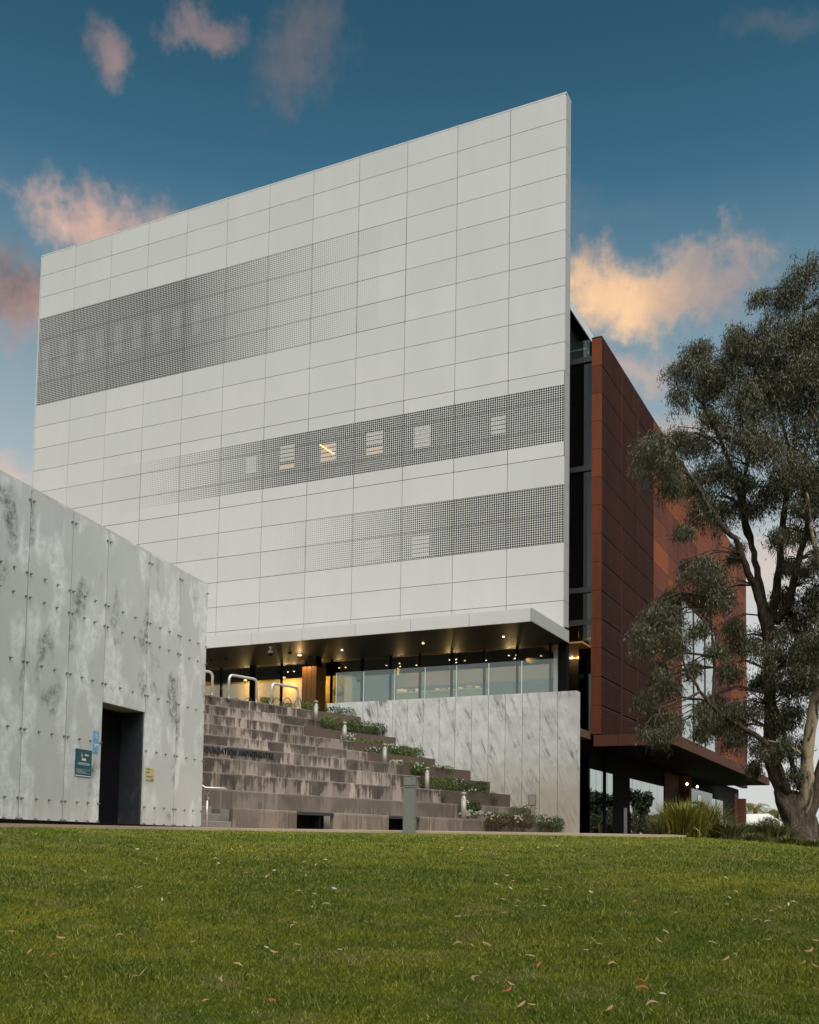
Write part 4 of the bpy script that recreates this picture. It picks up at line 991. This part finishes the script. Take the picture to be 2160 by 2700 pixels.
# ------------------------------------------------------------------ tussock grasses by the path
def tussock(x, yb, D, wpx, hpx, lab, m, n=520):
    p = atdist(x, yb, D); p.z = gz(p.x, p.y)-.02
    h = hpx/F_PX*D; w_ = wpx/F_PX*D/2
    rng = np.random.default_rng(int(x)); V = []; Fc = []
    for i in range(int(n*1.7)):
        a = rng.uniform(0, 2*math.pi); r0 = abs(rng.normal())*w_*.30; th = abs(rng.normal(0, .42)); bend = rng.uniform(.25, 1.5); L_ = h*rng.uniform(.7, 1.3)*(1+.35*th)
        out = np.array([math.cos(a), math.sin(a), 0]); sd_ = np.array([-math.sin(a), math.cos(a), 0])*(.0085*rng.uniform(.7, 1.3))
        base = np.array([r0*math.cos(a), r0*math.sin(a), 0]); b0 = len(V); S_ = 6; q = base.copy()
        for k in range(S_+1):
            wk = (1-(k/S_)**2)*1.0
            V += [tuple(q-sd_*wk), tuple(q+sd_*wk)]
            t2 = th+bend*(k/S_)**1.3
            q = q+(out*math.sin(t2)+np.array([0, 0, math.cos(t2)]))*L_/S_
            q[2] = max(q[2], .02)
        Fc += [(b0+2*k, b0+2*k+1, b0+2*k+3, b0+2*k+2) for k in range(S_)]
    e = empty('grass_tussock', p, 0, lab, 'grass', 'tussock grasses beside the path'); mesh('blades', V, Fc, m, e)
tussock(1800, 2205, 21.0, 160, 88, 'large bright green tussock of arching grass at the end of the path', M_TUSS, 900)
tussock(1858, 2206, 22.5, 120, 92, 'yellow green tussock just behind the largest one', M_TUSS, 700)
tussock(1745, 2203, 22.0, 66, 52, 'small straw coloured tussock in front of the mirrored glass', M_TUSSD, 380)
tussock(1915, 2212, 21.5, 120, 50, 'dull green tussock between bright tussocks and the tree', M_TUSSD, 650)
tussock(1975, 2216, 23.0, 130, 44, 'loose dull tussock in the middle of the bed', M_TUSSD, 600)
tussock(2040, 2220, 23.0, 150, 50, 'spreading olive tussock close to the gum trunk', M_TUSSD, 700)
tussock(1990, 2224, 20.0, 120, 26, 'flattened low grey green tussock at the lawn edge', M_TUSSD, 420)
tussock(2085, 2236, 19.6, 140, 26, 'thin straggly grass below the gum trunk', M_TUSSD, 420)
tussock(2150, 2240, 19.6, 110, 26, 'wispy dry grass at the foot of the gum roots', M_TUSSD, 360)

# ------------------------------------------------------------------ the gum tree
TD = 24.0
tb = atdist(2118, 2216, TD); tb.z = gz(tb.x, tb.y)-.15
tree = empty('gum_tree', tb, 0, 'big old gum tree with forked trunk and drooping grey green leaves', 'tree')
def tp3(x, y, off=0.0): return atdist(x, y, TD+off)-tb
limbs = []
def limb(pts, r0, r1, m=None, name='limb', n=9):
    q = [tp3(x, y, o) for x, y, o in pts]
    # subdivide with gentle wiggle
    rng = random.Random(int(pts[0][0]+pts[-1][1])); P_ = []
    for i in range(len(q)-1):
        for s in range(4):
            f = s/4; a, b_ = q[i], q[i+1]
            pm = q[max(i-1, 0)]; pn = q[min(i+2, len(q)-1)]
            c_ = .5*((2*a)+(b_-pm)*f+(2*pm-5*a+4*b_-pn)*f*f+(3*a-pm-3*b_+pn)*f**3)
            P_.append(c_+Vector((rng.uniform(-1, 1), rng.uniform(-1, 1), 0))*.02)
    P_.append(q[-1]); k = len(P_)
    rad = [r0+(r1-r0)*(i/(k-1))**.8 for i in range(k)]
    mb = MB(); mb.tube(P_, rad, n); mb.build(name, m or M_BARK, tree, True)
    limbs.extend([(P_[i], rad[i]) for i in range(k)])
    return P_, rad
# trunk with flared foot
mb = MB(); q = [tp3(2124, 2232), tp3(2118, 2205), tp3(2108, 2175), tp3(2098, 2145), tp3(2088, 2115), tp3(2070, 2085)]
rads = [.46, .37, .33, .33, .34, .22]
n = 32; vs_ = []
rngt = random.Random(3); ph = [rngt.uniform(0, 6.3) for _ in range(4)]
fine_q = []; fr = []
for i in range(len(q)-1):
    for s in range(4): fine_q.append(q[i].lerp(q[i+1], s/4)); fr.append(rads[i]+(rads[i+1]-rads[i])*s/4)
fine_q.append(q[-1]); fr.append(rads[-1])
for i, (c_, r_) in enumerate(zip(fine_q, fr)):
    fl = max(0, 1-i/7)
    for j in range(n):
        a = 2*math.pi*j/n; w_ = 1+.13*math.sin(3*a+ph[0]+i*.12)+.08*math.sin(7*a+ph[1]+i*.2)+.05*math.sin(13*a+ph[3]-i*.3)+fl*.28*max(0, math.sin(4*a+ph[2]))
        vs_.append(c_+Vector((math.cos(a), math.sin(a), .0))*r_*w_)
k = len(fine_q)
mesh('trunk', vs_, [(i*n+j, i*n+(j+1) % n, (i+1)*n+(j+1) % n, (i+1)*n+j) for i in range(k-1) for j in range(n)]+[tuple(range((k-1)*n, k*n))], M_BARK, tree, True)
limb([(2098, 2140, 0), (2060, 2075, .1), (2036, 2015, .2), (2031, 1919, .2), (2030, 1799, .3), (2026, 1679, .3), (2039, 1599, .4), (2055, 1500, .5), (2062, 1400, .6), (2075, 1300, .6), (2092, 1180, .6), (2108, 1000, .5), (2118, 820, .4), (2130, 690, .3)], .185, .02)
limb([(2026, 1690, .3), (2011, 1623, .1), (1995, 1560, -.1), (1967, 1492, -.4), (1945, 1428, -.6), (1915, 1400, -.8), (1866, 1331, -1), (1828, 1267, -1.2), (1771, 1190, -1.4), (1722, 1145, -1.5)], .11, .02)
limb([(2031, 1660, .3), (2018, 1600, .4), (1999, 1520, .6), (1983, 1440, .8), (1965, 1390, .9), (1942, 1267, 1.0), (1897, 1152, 1.1), (1862, 1090, 1.1), (1843, 1000, 1.0), (1828, 920, .9)], .10, .018)
limb([(2045, 1640, .4), (2079, 1590, .2), (2100, 1500, 0), (2120, 1420, -.2), (2127, 1381, -.3), (2118, 1290, -.4), (2135, 1114, -.4), (2150, 960, -.3)], .11, .02)
limb([(2090, 1240, .6), (2060, 1100, .9), (2030, 980, 1.1), (2015, 800, 1.2)], .05, .012)
limb([(1985, 1440, .8), (1960, 1300, .4), (1985, 1150, .1), (1990, 1000, 0), (1985, 900, 0)], .06, .012)
limb([(2112, 2150, -.1), (2128, 2070, -.2), (2127, 1998, -.3), (2140, 1899, -.4), (2155, 1819, -.5), (2172, 1740, -.6), (2195, 1600, -.7), (2210, 1400, -.8), (2230, 1200, -.8), (2245, 1000, -.6)], .165, .05, M_BARKP, n=12)
limb([(2205, 1480, -.8), (2175, 1500, -.9), (2152, 1445, -.9), (2138, 1385, -1), (2128, 1300, -1)], .07, .02, M_BARKP)
limb([(2130, 2150, .2), (2152, 2100, .4), (2163, 2030, .5), (2200, 1900, .8), (2260, 1700, 1.2), (2300, 1500, 1.4)], .16, .04)
limb([(2078, 2090, -.2), (2050, 2010, -.5), (2015, 1955, -.7), (1959, 1919, -1), (1899, 1879, -1.3), (1847, 1823, -1.5), (1807, 1759, -1.6), (1791, 1687, -1.6), (1785, 1600, -1.5)], .085, .012)
limb([(2124, 1999, -.3), (2100, 1978, -.4), (2068, 1962, -.5), (2019, 1952, -.5)], .045, .015, M_BARKP)
limb([(2110, 2080, .1), (2085, 2000, .4), (2060, 1900, .6), (2040, 1850, .7)], .07, .03)
limb([(2019, 1952, -.7), (1980, 1960, -.9), (1940, 1985, -1.1), (1905, 1990, -1.2)], .02, .006)
limb([(1847, 1823, -1.5), (1800, 1850, -1.7), (1740, 1880, -1.8)], .03, .008)
limb([(1880, 1866, -1.3), (1884, 1760, -1.2), (1876, 1640, -1.1), (1872, 1520, -1.0)], .04, .008)
CL = [(2130,720,55),(2080,770,45),(2105,850,65),(2012,775,26),(2035,860,55),(1945,882,36),(1985,915,52),(2060,950,75),(2140,950,75),(1838,915,40),(1806,965,40),(1868,955,45),(1912,975,55),(1797,1025,34),(1848,1012,36),(1960,1035,66),(2040,1060,75),(2120,1080,80),(1878,1085,36),(1930,1122,55),(2000,1150,62),(2080,1180,70),(2140,1230,64),(1728,1145,42),(1704,1192,42),(1758,1215,44),(1800,1152,38),(1850,1172,40),(1772,1272,36),(1830,1270,40),(1900,1222,52),(1960,1250,52),(1850,1330,36),(1900,1330,42),(1960,1340,40),(2020,1300,50),(2068,1400,38),(2128,1400,30),(1800,1400,24),(1945,1450,22),
      (1832,1480,36),(1880,1512,42),(1900,1562,38),(1858,1572,32),(1770,1562,36),(1738,1602,40),(1708,1652,36),(1770,1642,36),(1720,1692,34),(1778,1702,30),(1742,1762,30),(1718,1822,30),(1764,1802,30),(1730,1882,32),(1712,1918,26),(1770,1902,34),(1752,1932,24),(1880,1702,30),(1842,1652,26),(1832,1762,26),(1880,1832,40),(1920,1862,44),(1902,1902,40),(1872,1882,34),(1950,1922,34),(1932,1762,30),(1932,1642,30),(1850,1932,24),(1950,1690,30),
      (2080,1562,40),(2130,1602,40),(2118,1682,46),(2072,1722,40),(2140,1762,42),(2058,1802,34),(2000,1782,34),(1990,1862,34),(2084,1862,46),(2012,1962,30),(2084,1962,32),(1992,2022,20),(1996,1702,30),(2150,1310,44),(2110,1500,26),(2160,1560,40),(2060,1890,30),
      (2100,1640,40),(2150,1690,44),(2050,1660,34),(2100,1780,44),(2030,1740,30),(2060,1960,34),(2090,2040,26),(2160,1480,40),(2075,1480,30),(2120,1330,40),(2060,1250,46),(2100,980,60),(2150,860,60),(2060,1000,50),(1890,1020,40),(1940,930,40),(2010,1000,50),
      (2190,800,60),(2200,900,70),(2220,1010,80),(2210,1130,80),(2200,1260,70),(2230,1400,70),(2260,1550,70),(2220,1680,60),(2290,1480,60),(2270,1250,70),(2280,1100,60),(2200,1850,50),(2240,1760,50)]
rng = np.random.default_rng(5); leaves = []; twig = MB()
LP = np.array([list(p) for p, r_ in limbs]); 
for (x, y, r_) in CL:
    w = ray(x, y); 
    base = np.array(list(tp3(x, y, 0)))
    dd = np.linalg.norm(LP-base, axis=1)+np.where(LP[:, 2] > base[2]+.2, 1.5, 0); i = int(np.argmin(dd))
    off = LP[i][1]-base[1]
    sub = 3 + int(r_ > 34) + int(r_ > 55)
    for s in range(sub):
        yo = float(np.clip(off+rng.normal(0, .55), -2.4, 2.4))
        c_ = np.array(list(tp3(x+rng.normal(0, r_*.34), y+rng.normal(0, r_*.30), yo)))
        rr = r_/F_PX*TD*rng.uniform(.42, .85)
        a, b_ = Vector(LP[i]), Vector(c_)+Vector((0, 0, rr*.5)); m_ = a.lerp(b_, .55)+Vector((0, 0, .12*(b_-a).length))
        if (b_-a).length < 3.2: twig.tube([a, a.lerp(m_, .5), m_, m_.lerp(b_, .6), b_], [.018, .015, .012, .009, .006], 5, False)
        # hanging sprays
        ns = int(46*rr/.3)+9
        for t_ in range(ns):
            o_ = rng.normal(size=3); o_ /= np.linalg.norm(o_); st_ = c_+o_*rr*rng.random()**.5*np.array([1, 1, .85])
            nl = int(rng.integers(12, 22)); ln = rr*rng.uniform(.6, 1.9)
            dr = np.array([o_[0]*.55, o_[1]*.55, -.75]); dr /= np.linalg.norm(dr)
            pp = st_+dr*ln*rng.random((nl, 1))+rng.normal(size=(nl, 3))*.055
            ax = np.array([0, 0, -1.0])+rng.normal(size=(nl, 3))*.48; ax /= np.linalg.norm(ax, axis=1)[:, None]
            sdv = np.cross(ax, rng.normal(size=(nl, 3))); sdv /= np.linalg.norm(sdv, axis=1)[:, None]
            L_ = rng.uniform(.05, .115, (nl, 1)); w_ = L_*.19
            leaves.append(np.stack([pp, pp+ax*L_*.4+sdv*w_*.5, pp+ax*L_, pp+ax*L_*.4-sdv*w_*.5], axis=1))
crown = tris_mesh('crown', np.concatenate(leaves), M_GUM, tree, 4)
tag(twig.build('twigs', M_BARK, tree), kind='stuff')

# ------------------------------------------------------------------ far things beyond the tree
def palm(x, D, ybase, ytop, lab):
    p = atdist(x, ybase, D); p.z = -.2; h = EYE.z+ray(x, ytop).z*D+.2
    e = empty('palm_tree', p, 0, lab, 'palm', 'palms across the road'); rng = np.random.default_rng(int(x))
    mb = MB(); mb.tube([(0, 0, 0), (.08, 0, h*.5), (0, 0, h*.9)], [.28, .22, .18], 8); mb.build('trunk', M_BARK, e)
    V = []; Fc = []
    for i in range(34):
        a = rng.uniform(0, 6.28); up_ = rng.uniform(-.2, 1.2); L_ = h*.42*rng.uniform(.8, 1.1); o_ = np.array([math.cos(a), math.sin(a), 0]); s_ = np.array([-math.sin(a), math.cos(a), 0])
        pts = []
        for k in range(8):
            f = k/7; pts.append(np.array([0, 0, h*.9])+o_*L_*f*math.cos(up_*.6)+np.array([0, 0, L_*(f*math.sin(up_)-.75*f*f)]))
        for k in range(7):
            for sgn in (-1, 1):
                for q_ in (0, .5):
                    c0 = pts[k]*(1-q_)+pts[k+1]*q_; b0 = len(V)
                    V += [tuple(c0), tuple(c0+(pts[k+1]-pts[k])*.22), tuple(c0+s_*sgn*L_*.20*(1-.5*k/7)+np.array([0, 0, -L_*.14])+o_*L_*.08)]; Fc.append((b0, b0+1, b0+2))
    mesh('fronds', V, Fc, M_PALM, e)
palm(1962, 85, 2190, 2118, 'palm with full round head right beside the steel canopy end'); palm(1992, 92, 2192, 2120, 'tall palm behind the lamp post'); palm(2022, 80, 2195, 2136, 'short palm with yellowing fronds'); palm(2048, 95, 2195, 2132, 'palm nearest the gum trunk')
p = atdist(1966, 2175, 70); p.z = -.2
e = empty('far_house', p, R(20), 'small white gabled house far behind the tussocks', 'house')
box('wall', -1.3, 1.3, -2, 2, 0, 1.3, M_HOUSE, e); mesh('roof', [(-1.5, -2.2, 1.25), (1.5, -2.2, 1.25), (0, -2.2, 2.0), (-1.5, 2.2, 1.25), (1.5, 2.2, 1.25), (0, 2.2, 2.0)], [(0, 1, 2), (3, 5, 4), (0, 2, 5, 3), (1, 4, 5, 2)], M_HOUSE, e)
box('window', -.5, .0, -2.03, -1.99, .5, 1.0, M_DGREY, e)
p = atdist(1949, 2180, 110); p.z = -.2
e = empty('far_office', p, 0, 'grey flat roofed block seen past the end of the steel canopy', 'building')
box('wall', -2.2, .4, -2, 2, 0, 3.6, M_ROOFG, e); box('roof', -2.4, .6, -2.2, 2.2, 3.6, 4.0, M_HOUSE, e); box('window', -1.8, -.1, -2.04, -1.98, 1.6, 2.6, M_DGREY, e)
def lamp_post(x, D, ytop, lab, arm):
    p = atdist(x, 2190, D); p.z = -.2; h = EYE.z+ray(x, ytop).z*D+.2
    e = empty('street_lamp', p, 0, lab, 'street lamp', 'street lamps across the road')
    mb = MB(); mb.tube([(0, 0, 0), (0, 0, h*.8), (-.15*arm, 0, h*.95), (-.6*arm, 0, h), (-1.2*arm, 0, h)], [.08, .06, .05, .045, .04], 8); mb.build('pole', M_STEEL, e)
    box('lamp_head', -1.7*arm if arm > 0 else -1.2*arm, -1.1*arm if arm > 0 else -1.7*arm, -.12, .12, h-.06, h+.06, M_HOUSE, e)
lamp_post(1972, 75, 2117, 'curved pale street lamp rising in front of the palms', 1); lamp_post(2058, 70, 2080, 'plain thin pole behind the gum trunk', .05)
# trees behind the lawn (they show in the mirrored glass) and a low hedge line far beyond
def leafmass(name, spots, m, n_each, size, seed, low=.35):
    rg = np.random.default_rng(seed); parts = []; tk = MB()
    for (x, y, h, r_) in spots:
        for q_ in range(9):
            c_ = (x+rg.normal(0, r_*.45), y+rg.normal(0, r_*.45), h*rg.uniform(low, .95)); parts.append(leaf_cloud(n_each, c_, (r_*.45, r_*.45, h*.14), size, rg, .4, .2))
        tk.tube([(x, y, -2), (x+.3, y, h*.5), (x, y, h*.8)], [.35, .25, .1], 7)
    o = tris_mesh(name, np.concatenate(parts), m, None, 4); tag(o, kind='stuff')
    t_ = tk.build('tree_belt_trunks', M_BARK, o); return o
rs = random.Random(4)
o = leafmass('tree_belt', [(rs.uniform(-6, 6)+x, -24+rs.uniform(-8, 3)-abs(x)*.25, rs.uniform(6, 11), rs.uniform(2.5, 4)) for x in range(-42, 50, 7)] +
         [(31+rs.uniform(-4, 4), y, rs.uniform(8, 13), 3.2) for y in range(-14, 50, 6)] + [(34+q*3.2+rs.uniform(-2, 2), 66+q*5.5+rs.uniform(-2, 2), rs.choice([1.6, 2.2, 3.0, 3.6, 5.0]), rs.uniform(1.2, 2.2)) for q in range(14)], M_FARLEAF, 260, .5, 8)
tag(o, 'belt of dark gum trees standing behind the lawn', 'trees')
o = leafmass('unseen_shade_gums', [(4.2, -1.6, 12.5, 4.6), (-2.6, -2.4, 12.5, 4.6), (9, .5, 11.5, 4.2), (-8.5, -1, 12, 4.4), (1, .8, 12.5, 3.6), (-5.5, 1.0, 12.5, 3.6), (6, 2.0, 12.5, 3.4)], M_GUM, 900, .30, 12, .70)  # crowns out of view, added to darken the near lawn
tag(o, 'unseen gum crowns added to shade the lower lawn', 'trees')
o = leafmass('far_shrubbery', [(x+rs.uniform(-1, 1), 62+rs.uniform(-2, 4), rs.uniform(1.3, 2.2), 1.3) for x in np.arange(22, 60, 1.6)], M_FARLEAF, 120, .16, 9)
tag(o, 'low dark shrubs along the far road', 'shrubs')

# ------------------------------------------------------------------ grass blades on the lawn and fallen leaves
NB = 560000
rg = np.random.default_rng(21)
ymin, ymax = 4.2, 18.48
yy = ymin*(ymax/ymin)**rg.random(NB*2)                     # denser near the viewer
keep = rg.random(NB*2) < np.clip(yy/ymax*1.6, .25, 1); yy = yy[keep][:NB]; n = len(yy)
xx = (rg.random(n)*2-1)*(.43*yy+.7)
ok = yy < ye(xx)-.01; xx, yy = xx[ok], yy[ok]; n = len(yy)
zz_ = lawn_z(xx, yy)
clump = .75+.5*np.sin(xx*3.1+np.sin(yy*2.3)*2)*np.sin(yy*2.7+np.sin(xx*1.9)*2)*.5
h = (.016+.018*rg.random(n)+.035*(rg.random(n) > .985))*clump; an = rg.random(n)*6.283; wv = (.0022+.00022*yy)*(.7+.6*rg.random(n))
lean = rg.normal(size=(n, 2))*.65
p0 = np.stack([xx, yy, zz_-.004], 1); sv = np.stack([np.cos(an)*wv, np.sin(an)*wv, np.zeros(n)], 1)
tip = p0+np.stack([lean[:, 0]*h, lean[:, 1]*h, h+.004], 1)
tag(tris_mesh('grass', np.stack([p0-sv, p0+sv, tip], 1), M_GRASS, None, 3), 'short green lawn grass with dry patches', 'grass', None, 'stuff')

def leaf_mesh(name, curve, m, L_=.1, w_=.027):
    V = []; Fc = []; k = 7
    for i in range(k+1):
        f = i/k; wd_ = w_*math.sin(math.pi*min(1, f*.94+.05))**.8*(1-.3*f)
        a = curve*(f-.5); c_ = Vector((L_*(f-.5), -L_*curve*.35*((f-.5)**2)*2, .004+.006*math.sin(f*3.0)))
        V += [(c_.x, c_.y-wd_*.5, c_.z), (c_.x, c_.y, c_.z-.003), (c_.x, c_.y+wd_*.5, c_.z+.002)]
    for i in range(k):
        for j in range(2): Fc.append((i*3+j, (i+1)*3+j, (i+1)*3+j+1, i*3+j+1))
    me = bpy.data.meshes.new(name); me.from_pydata(V, [], Fc); me.update(); me.shade_smooth(); me.materials.append(m); return me
LT = {'t': [leaf_mesh('tan_leaf', c_, M_TAN) for c_ in (.3, .9, 1.8)], 'r': [leaf_mesh('red_leaf', c_, M_RED) for c_ in (1.6, .6)], 'p': [leaf_mesh('pale_leaf', .3, M_PALEL, .08, .034)], 'b': [leaf_mesh('dark_leaf', .4, M_BROWNL, .09, .03)]}
LAB = {'t': 'tan dried gum leaf lying on the lawn', 'r': 'reddish gum leaf lying on the lawn', 'p': 'pale grey dry leaf lying on the lawn', 'b': 'dark brown dead leaf lying on the lawn'}
A7 = lambda x, y: (x*.5217, 2160+y*.5217)
A8 = lambda x, y: (1200+x*.5565, 2160+y*.5565)
lf_px = [(*A7(x, y), k) for x, y, k in [(150,702,'t'),(268,718,'r'),(330,838,'t'),(305,636,'t'),(140,544,'r'),(605,612,'t'),(970,655,'t'),(1345,678,'p'),(1380,708,'t'),(1490,550,'t'),(1475,568,'t'),(1500,668,'t'),(1510,385,'t'),(1592,402,'t'),(1650,455,'t'),(1575,470,'t'),(1710,390,'t'),(1715,692,'p'),(855,400,'t'),(1540,233,'t'),(1595,249,'t'),(1275,178,'t'),(792,220,'t'),(733,245,'t'),(1245,290,'t'),(1105,242,'p'),(1175,170,'t'),(430,284,'p'),(380,354,'t'),(705,369,'t'),(1385,280,'p'),(1545,306,'t'),(1350,309,'t'),(175,211,'t'),(405,117,'t'),(518,150,'t'),(695,168,'p'),(1220,143,'t'),(1375,162,'t'),(715,610,'b'),(680,838,'r'),(820,435,'p'),(520,93,'b'),(1375,968,'r'),(1035,1012,'t'),(1115,848,'t'),(1205,770,'t'),(55,600,'t'),(1580,785,'b'),(1090,216,'t'),(1700,252,'b'),(1645,223,'p'),(1690,374,'p')]]
lf_px = [q for i, q in enumerate(lf_px)]
lf_px += [(*A8(x, y), k) for x, y, k in [(355,680,'t'),(745,710,'t'),(890,832,'r'),(885,803,'r'),(932,903,'t'),(315,950,'t'),(362,943,'t'),(252,850,'r'),(85,793,'t'),(397,722,'r'),(618,652,'t'),(678,620,'t'),(963,603,'t'),(1000,563,'t'),(1048,468,'t'),(852,411,'r'),(838,364,'t'),(298,411,'t'),(288,435,'t'),(228,470,'t'),(275,312,'t'),(242,288,'t'),(390,307,'t'),(497,346,'t'),(1288,427,'t'),(1333,363,'t'),(1580,424,'p'),(1608,415,'t'),(1583,565,'t'),(1222,617,'t'),(1333,673,'t'),(1287,694,'t'),(1655,713,'t'),(1703,732,'t'),(1705,605,'t'),(1683,660,'t'),(1480,510,'t'),(1423,502,'t'),(1497,457,'t'),(1025,775,'b'),(1215,858,'b'),(500,738,'b'),(395,127,'p'),(230,127,'t'),(485,115,'p'),(553,148,'t'),(30,147,'t'),(35,135,'t'),(15,490,'t'),(15,618,'t'),(82,630,'t'),(150,622,'t'),(263,818,'t'),(645,369,'p'),(610,185,'t'),(1300,394,'p'),(1283,296,'p'),(265,348,'p'),(195,330,'p'),(228,403,'t'),(432,356,'t'),(1485,598,'t'),(985,868,'p'),(733,940,'t'),(1535,438,'t'),(420,436,'p')]]
lr = random.Random(2)
for (x, y, k) in lf_px:
    w = ray(x, y); D = 5.0
    for _ in range(60):                     # march to the lawn
        p = EYE+w*D; dz = p.z-gz(p.x, p.y)
        if dz <= .0: break
        D += max(.04, dz*.55)
        if p.y > ye(p.x)-.1: break
    if p.y > ye(p.x)-.1: continue
    li = lr.randrange(len(LT[k])); o = link(bpy.data.objects.new('fallen_leaf', LT[k][li]))
    p = EYE+w*D; o.location = (p.x, p.y, gz(p.x, p.y)+.034)
    az_ = lr.choice([0, math.pi])+lr.gauss(0, .7)
    o.rotation_euler = (Matrix.Rotation(R(lr.uniform(18, 48)), 3, 'X') @ Matrix.Rotation(lr.uniform(-.2, .2), 3, 'Y') @ Matrix.Rotation(az_, 3, 'Z')).to_euler()
    s_ = lr.uniform(.34, .68); o.scale = (s_, s_, s_)
    lab_ = LAB[k] if k in 'pb' else LAB[k].replace('gum leaf', ('nearly straight gum leaf', 'gently curved gum leaf', 'strongly hooked gum leaf')[li] if k == 't' else ('hooked gum leaf', 'gently bent gum leaf')[li])
    tag(o, lab_, 'leaf', lab_.split(' lying')[0].replace('leaf', 'leaves')+' on the lawn')
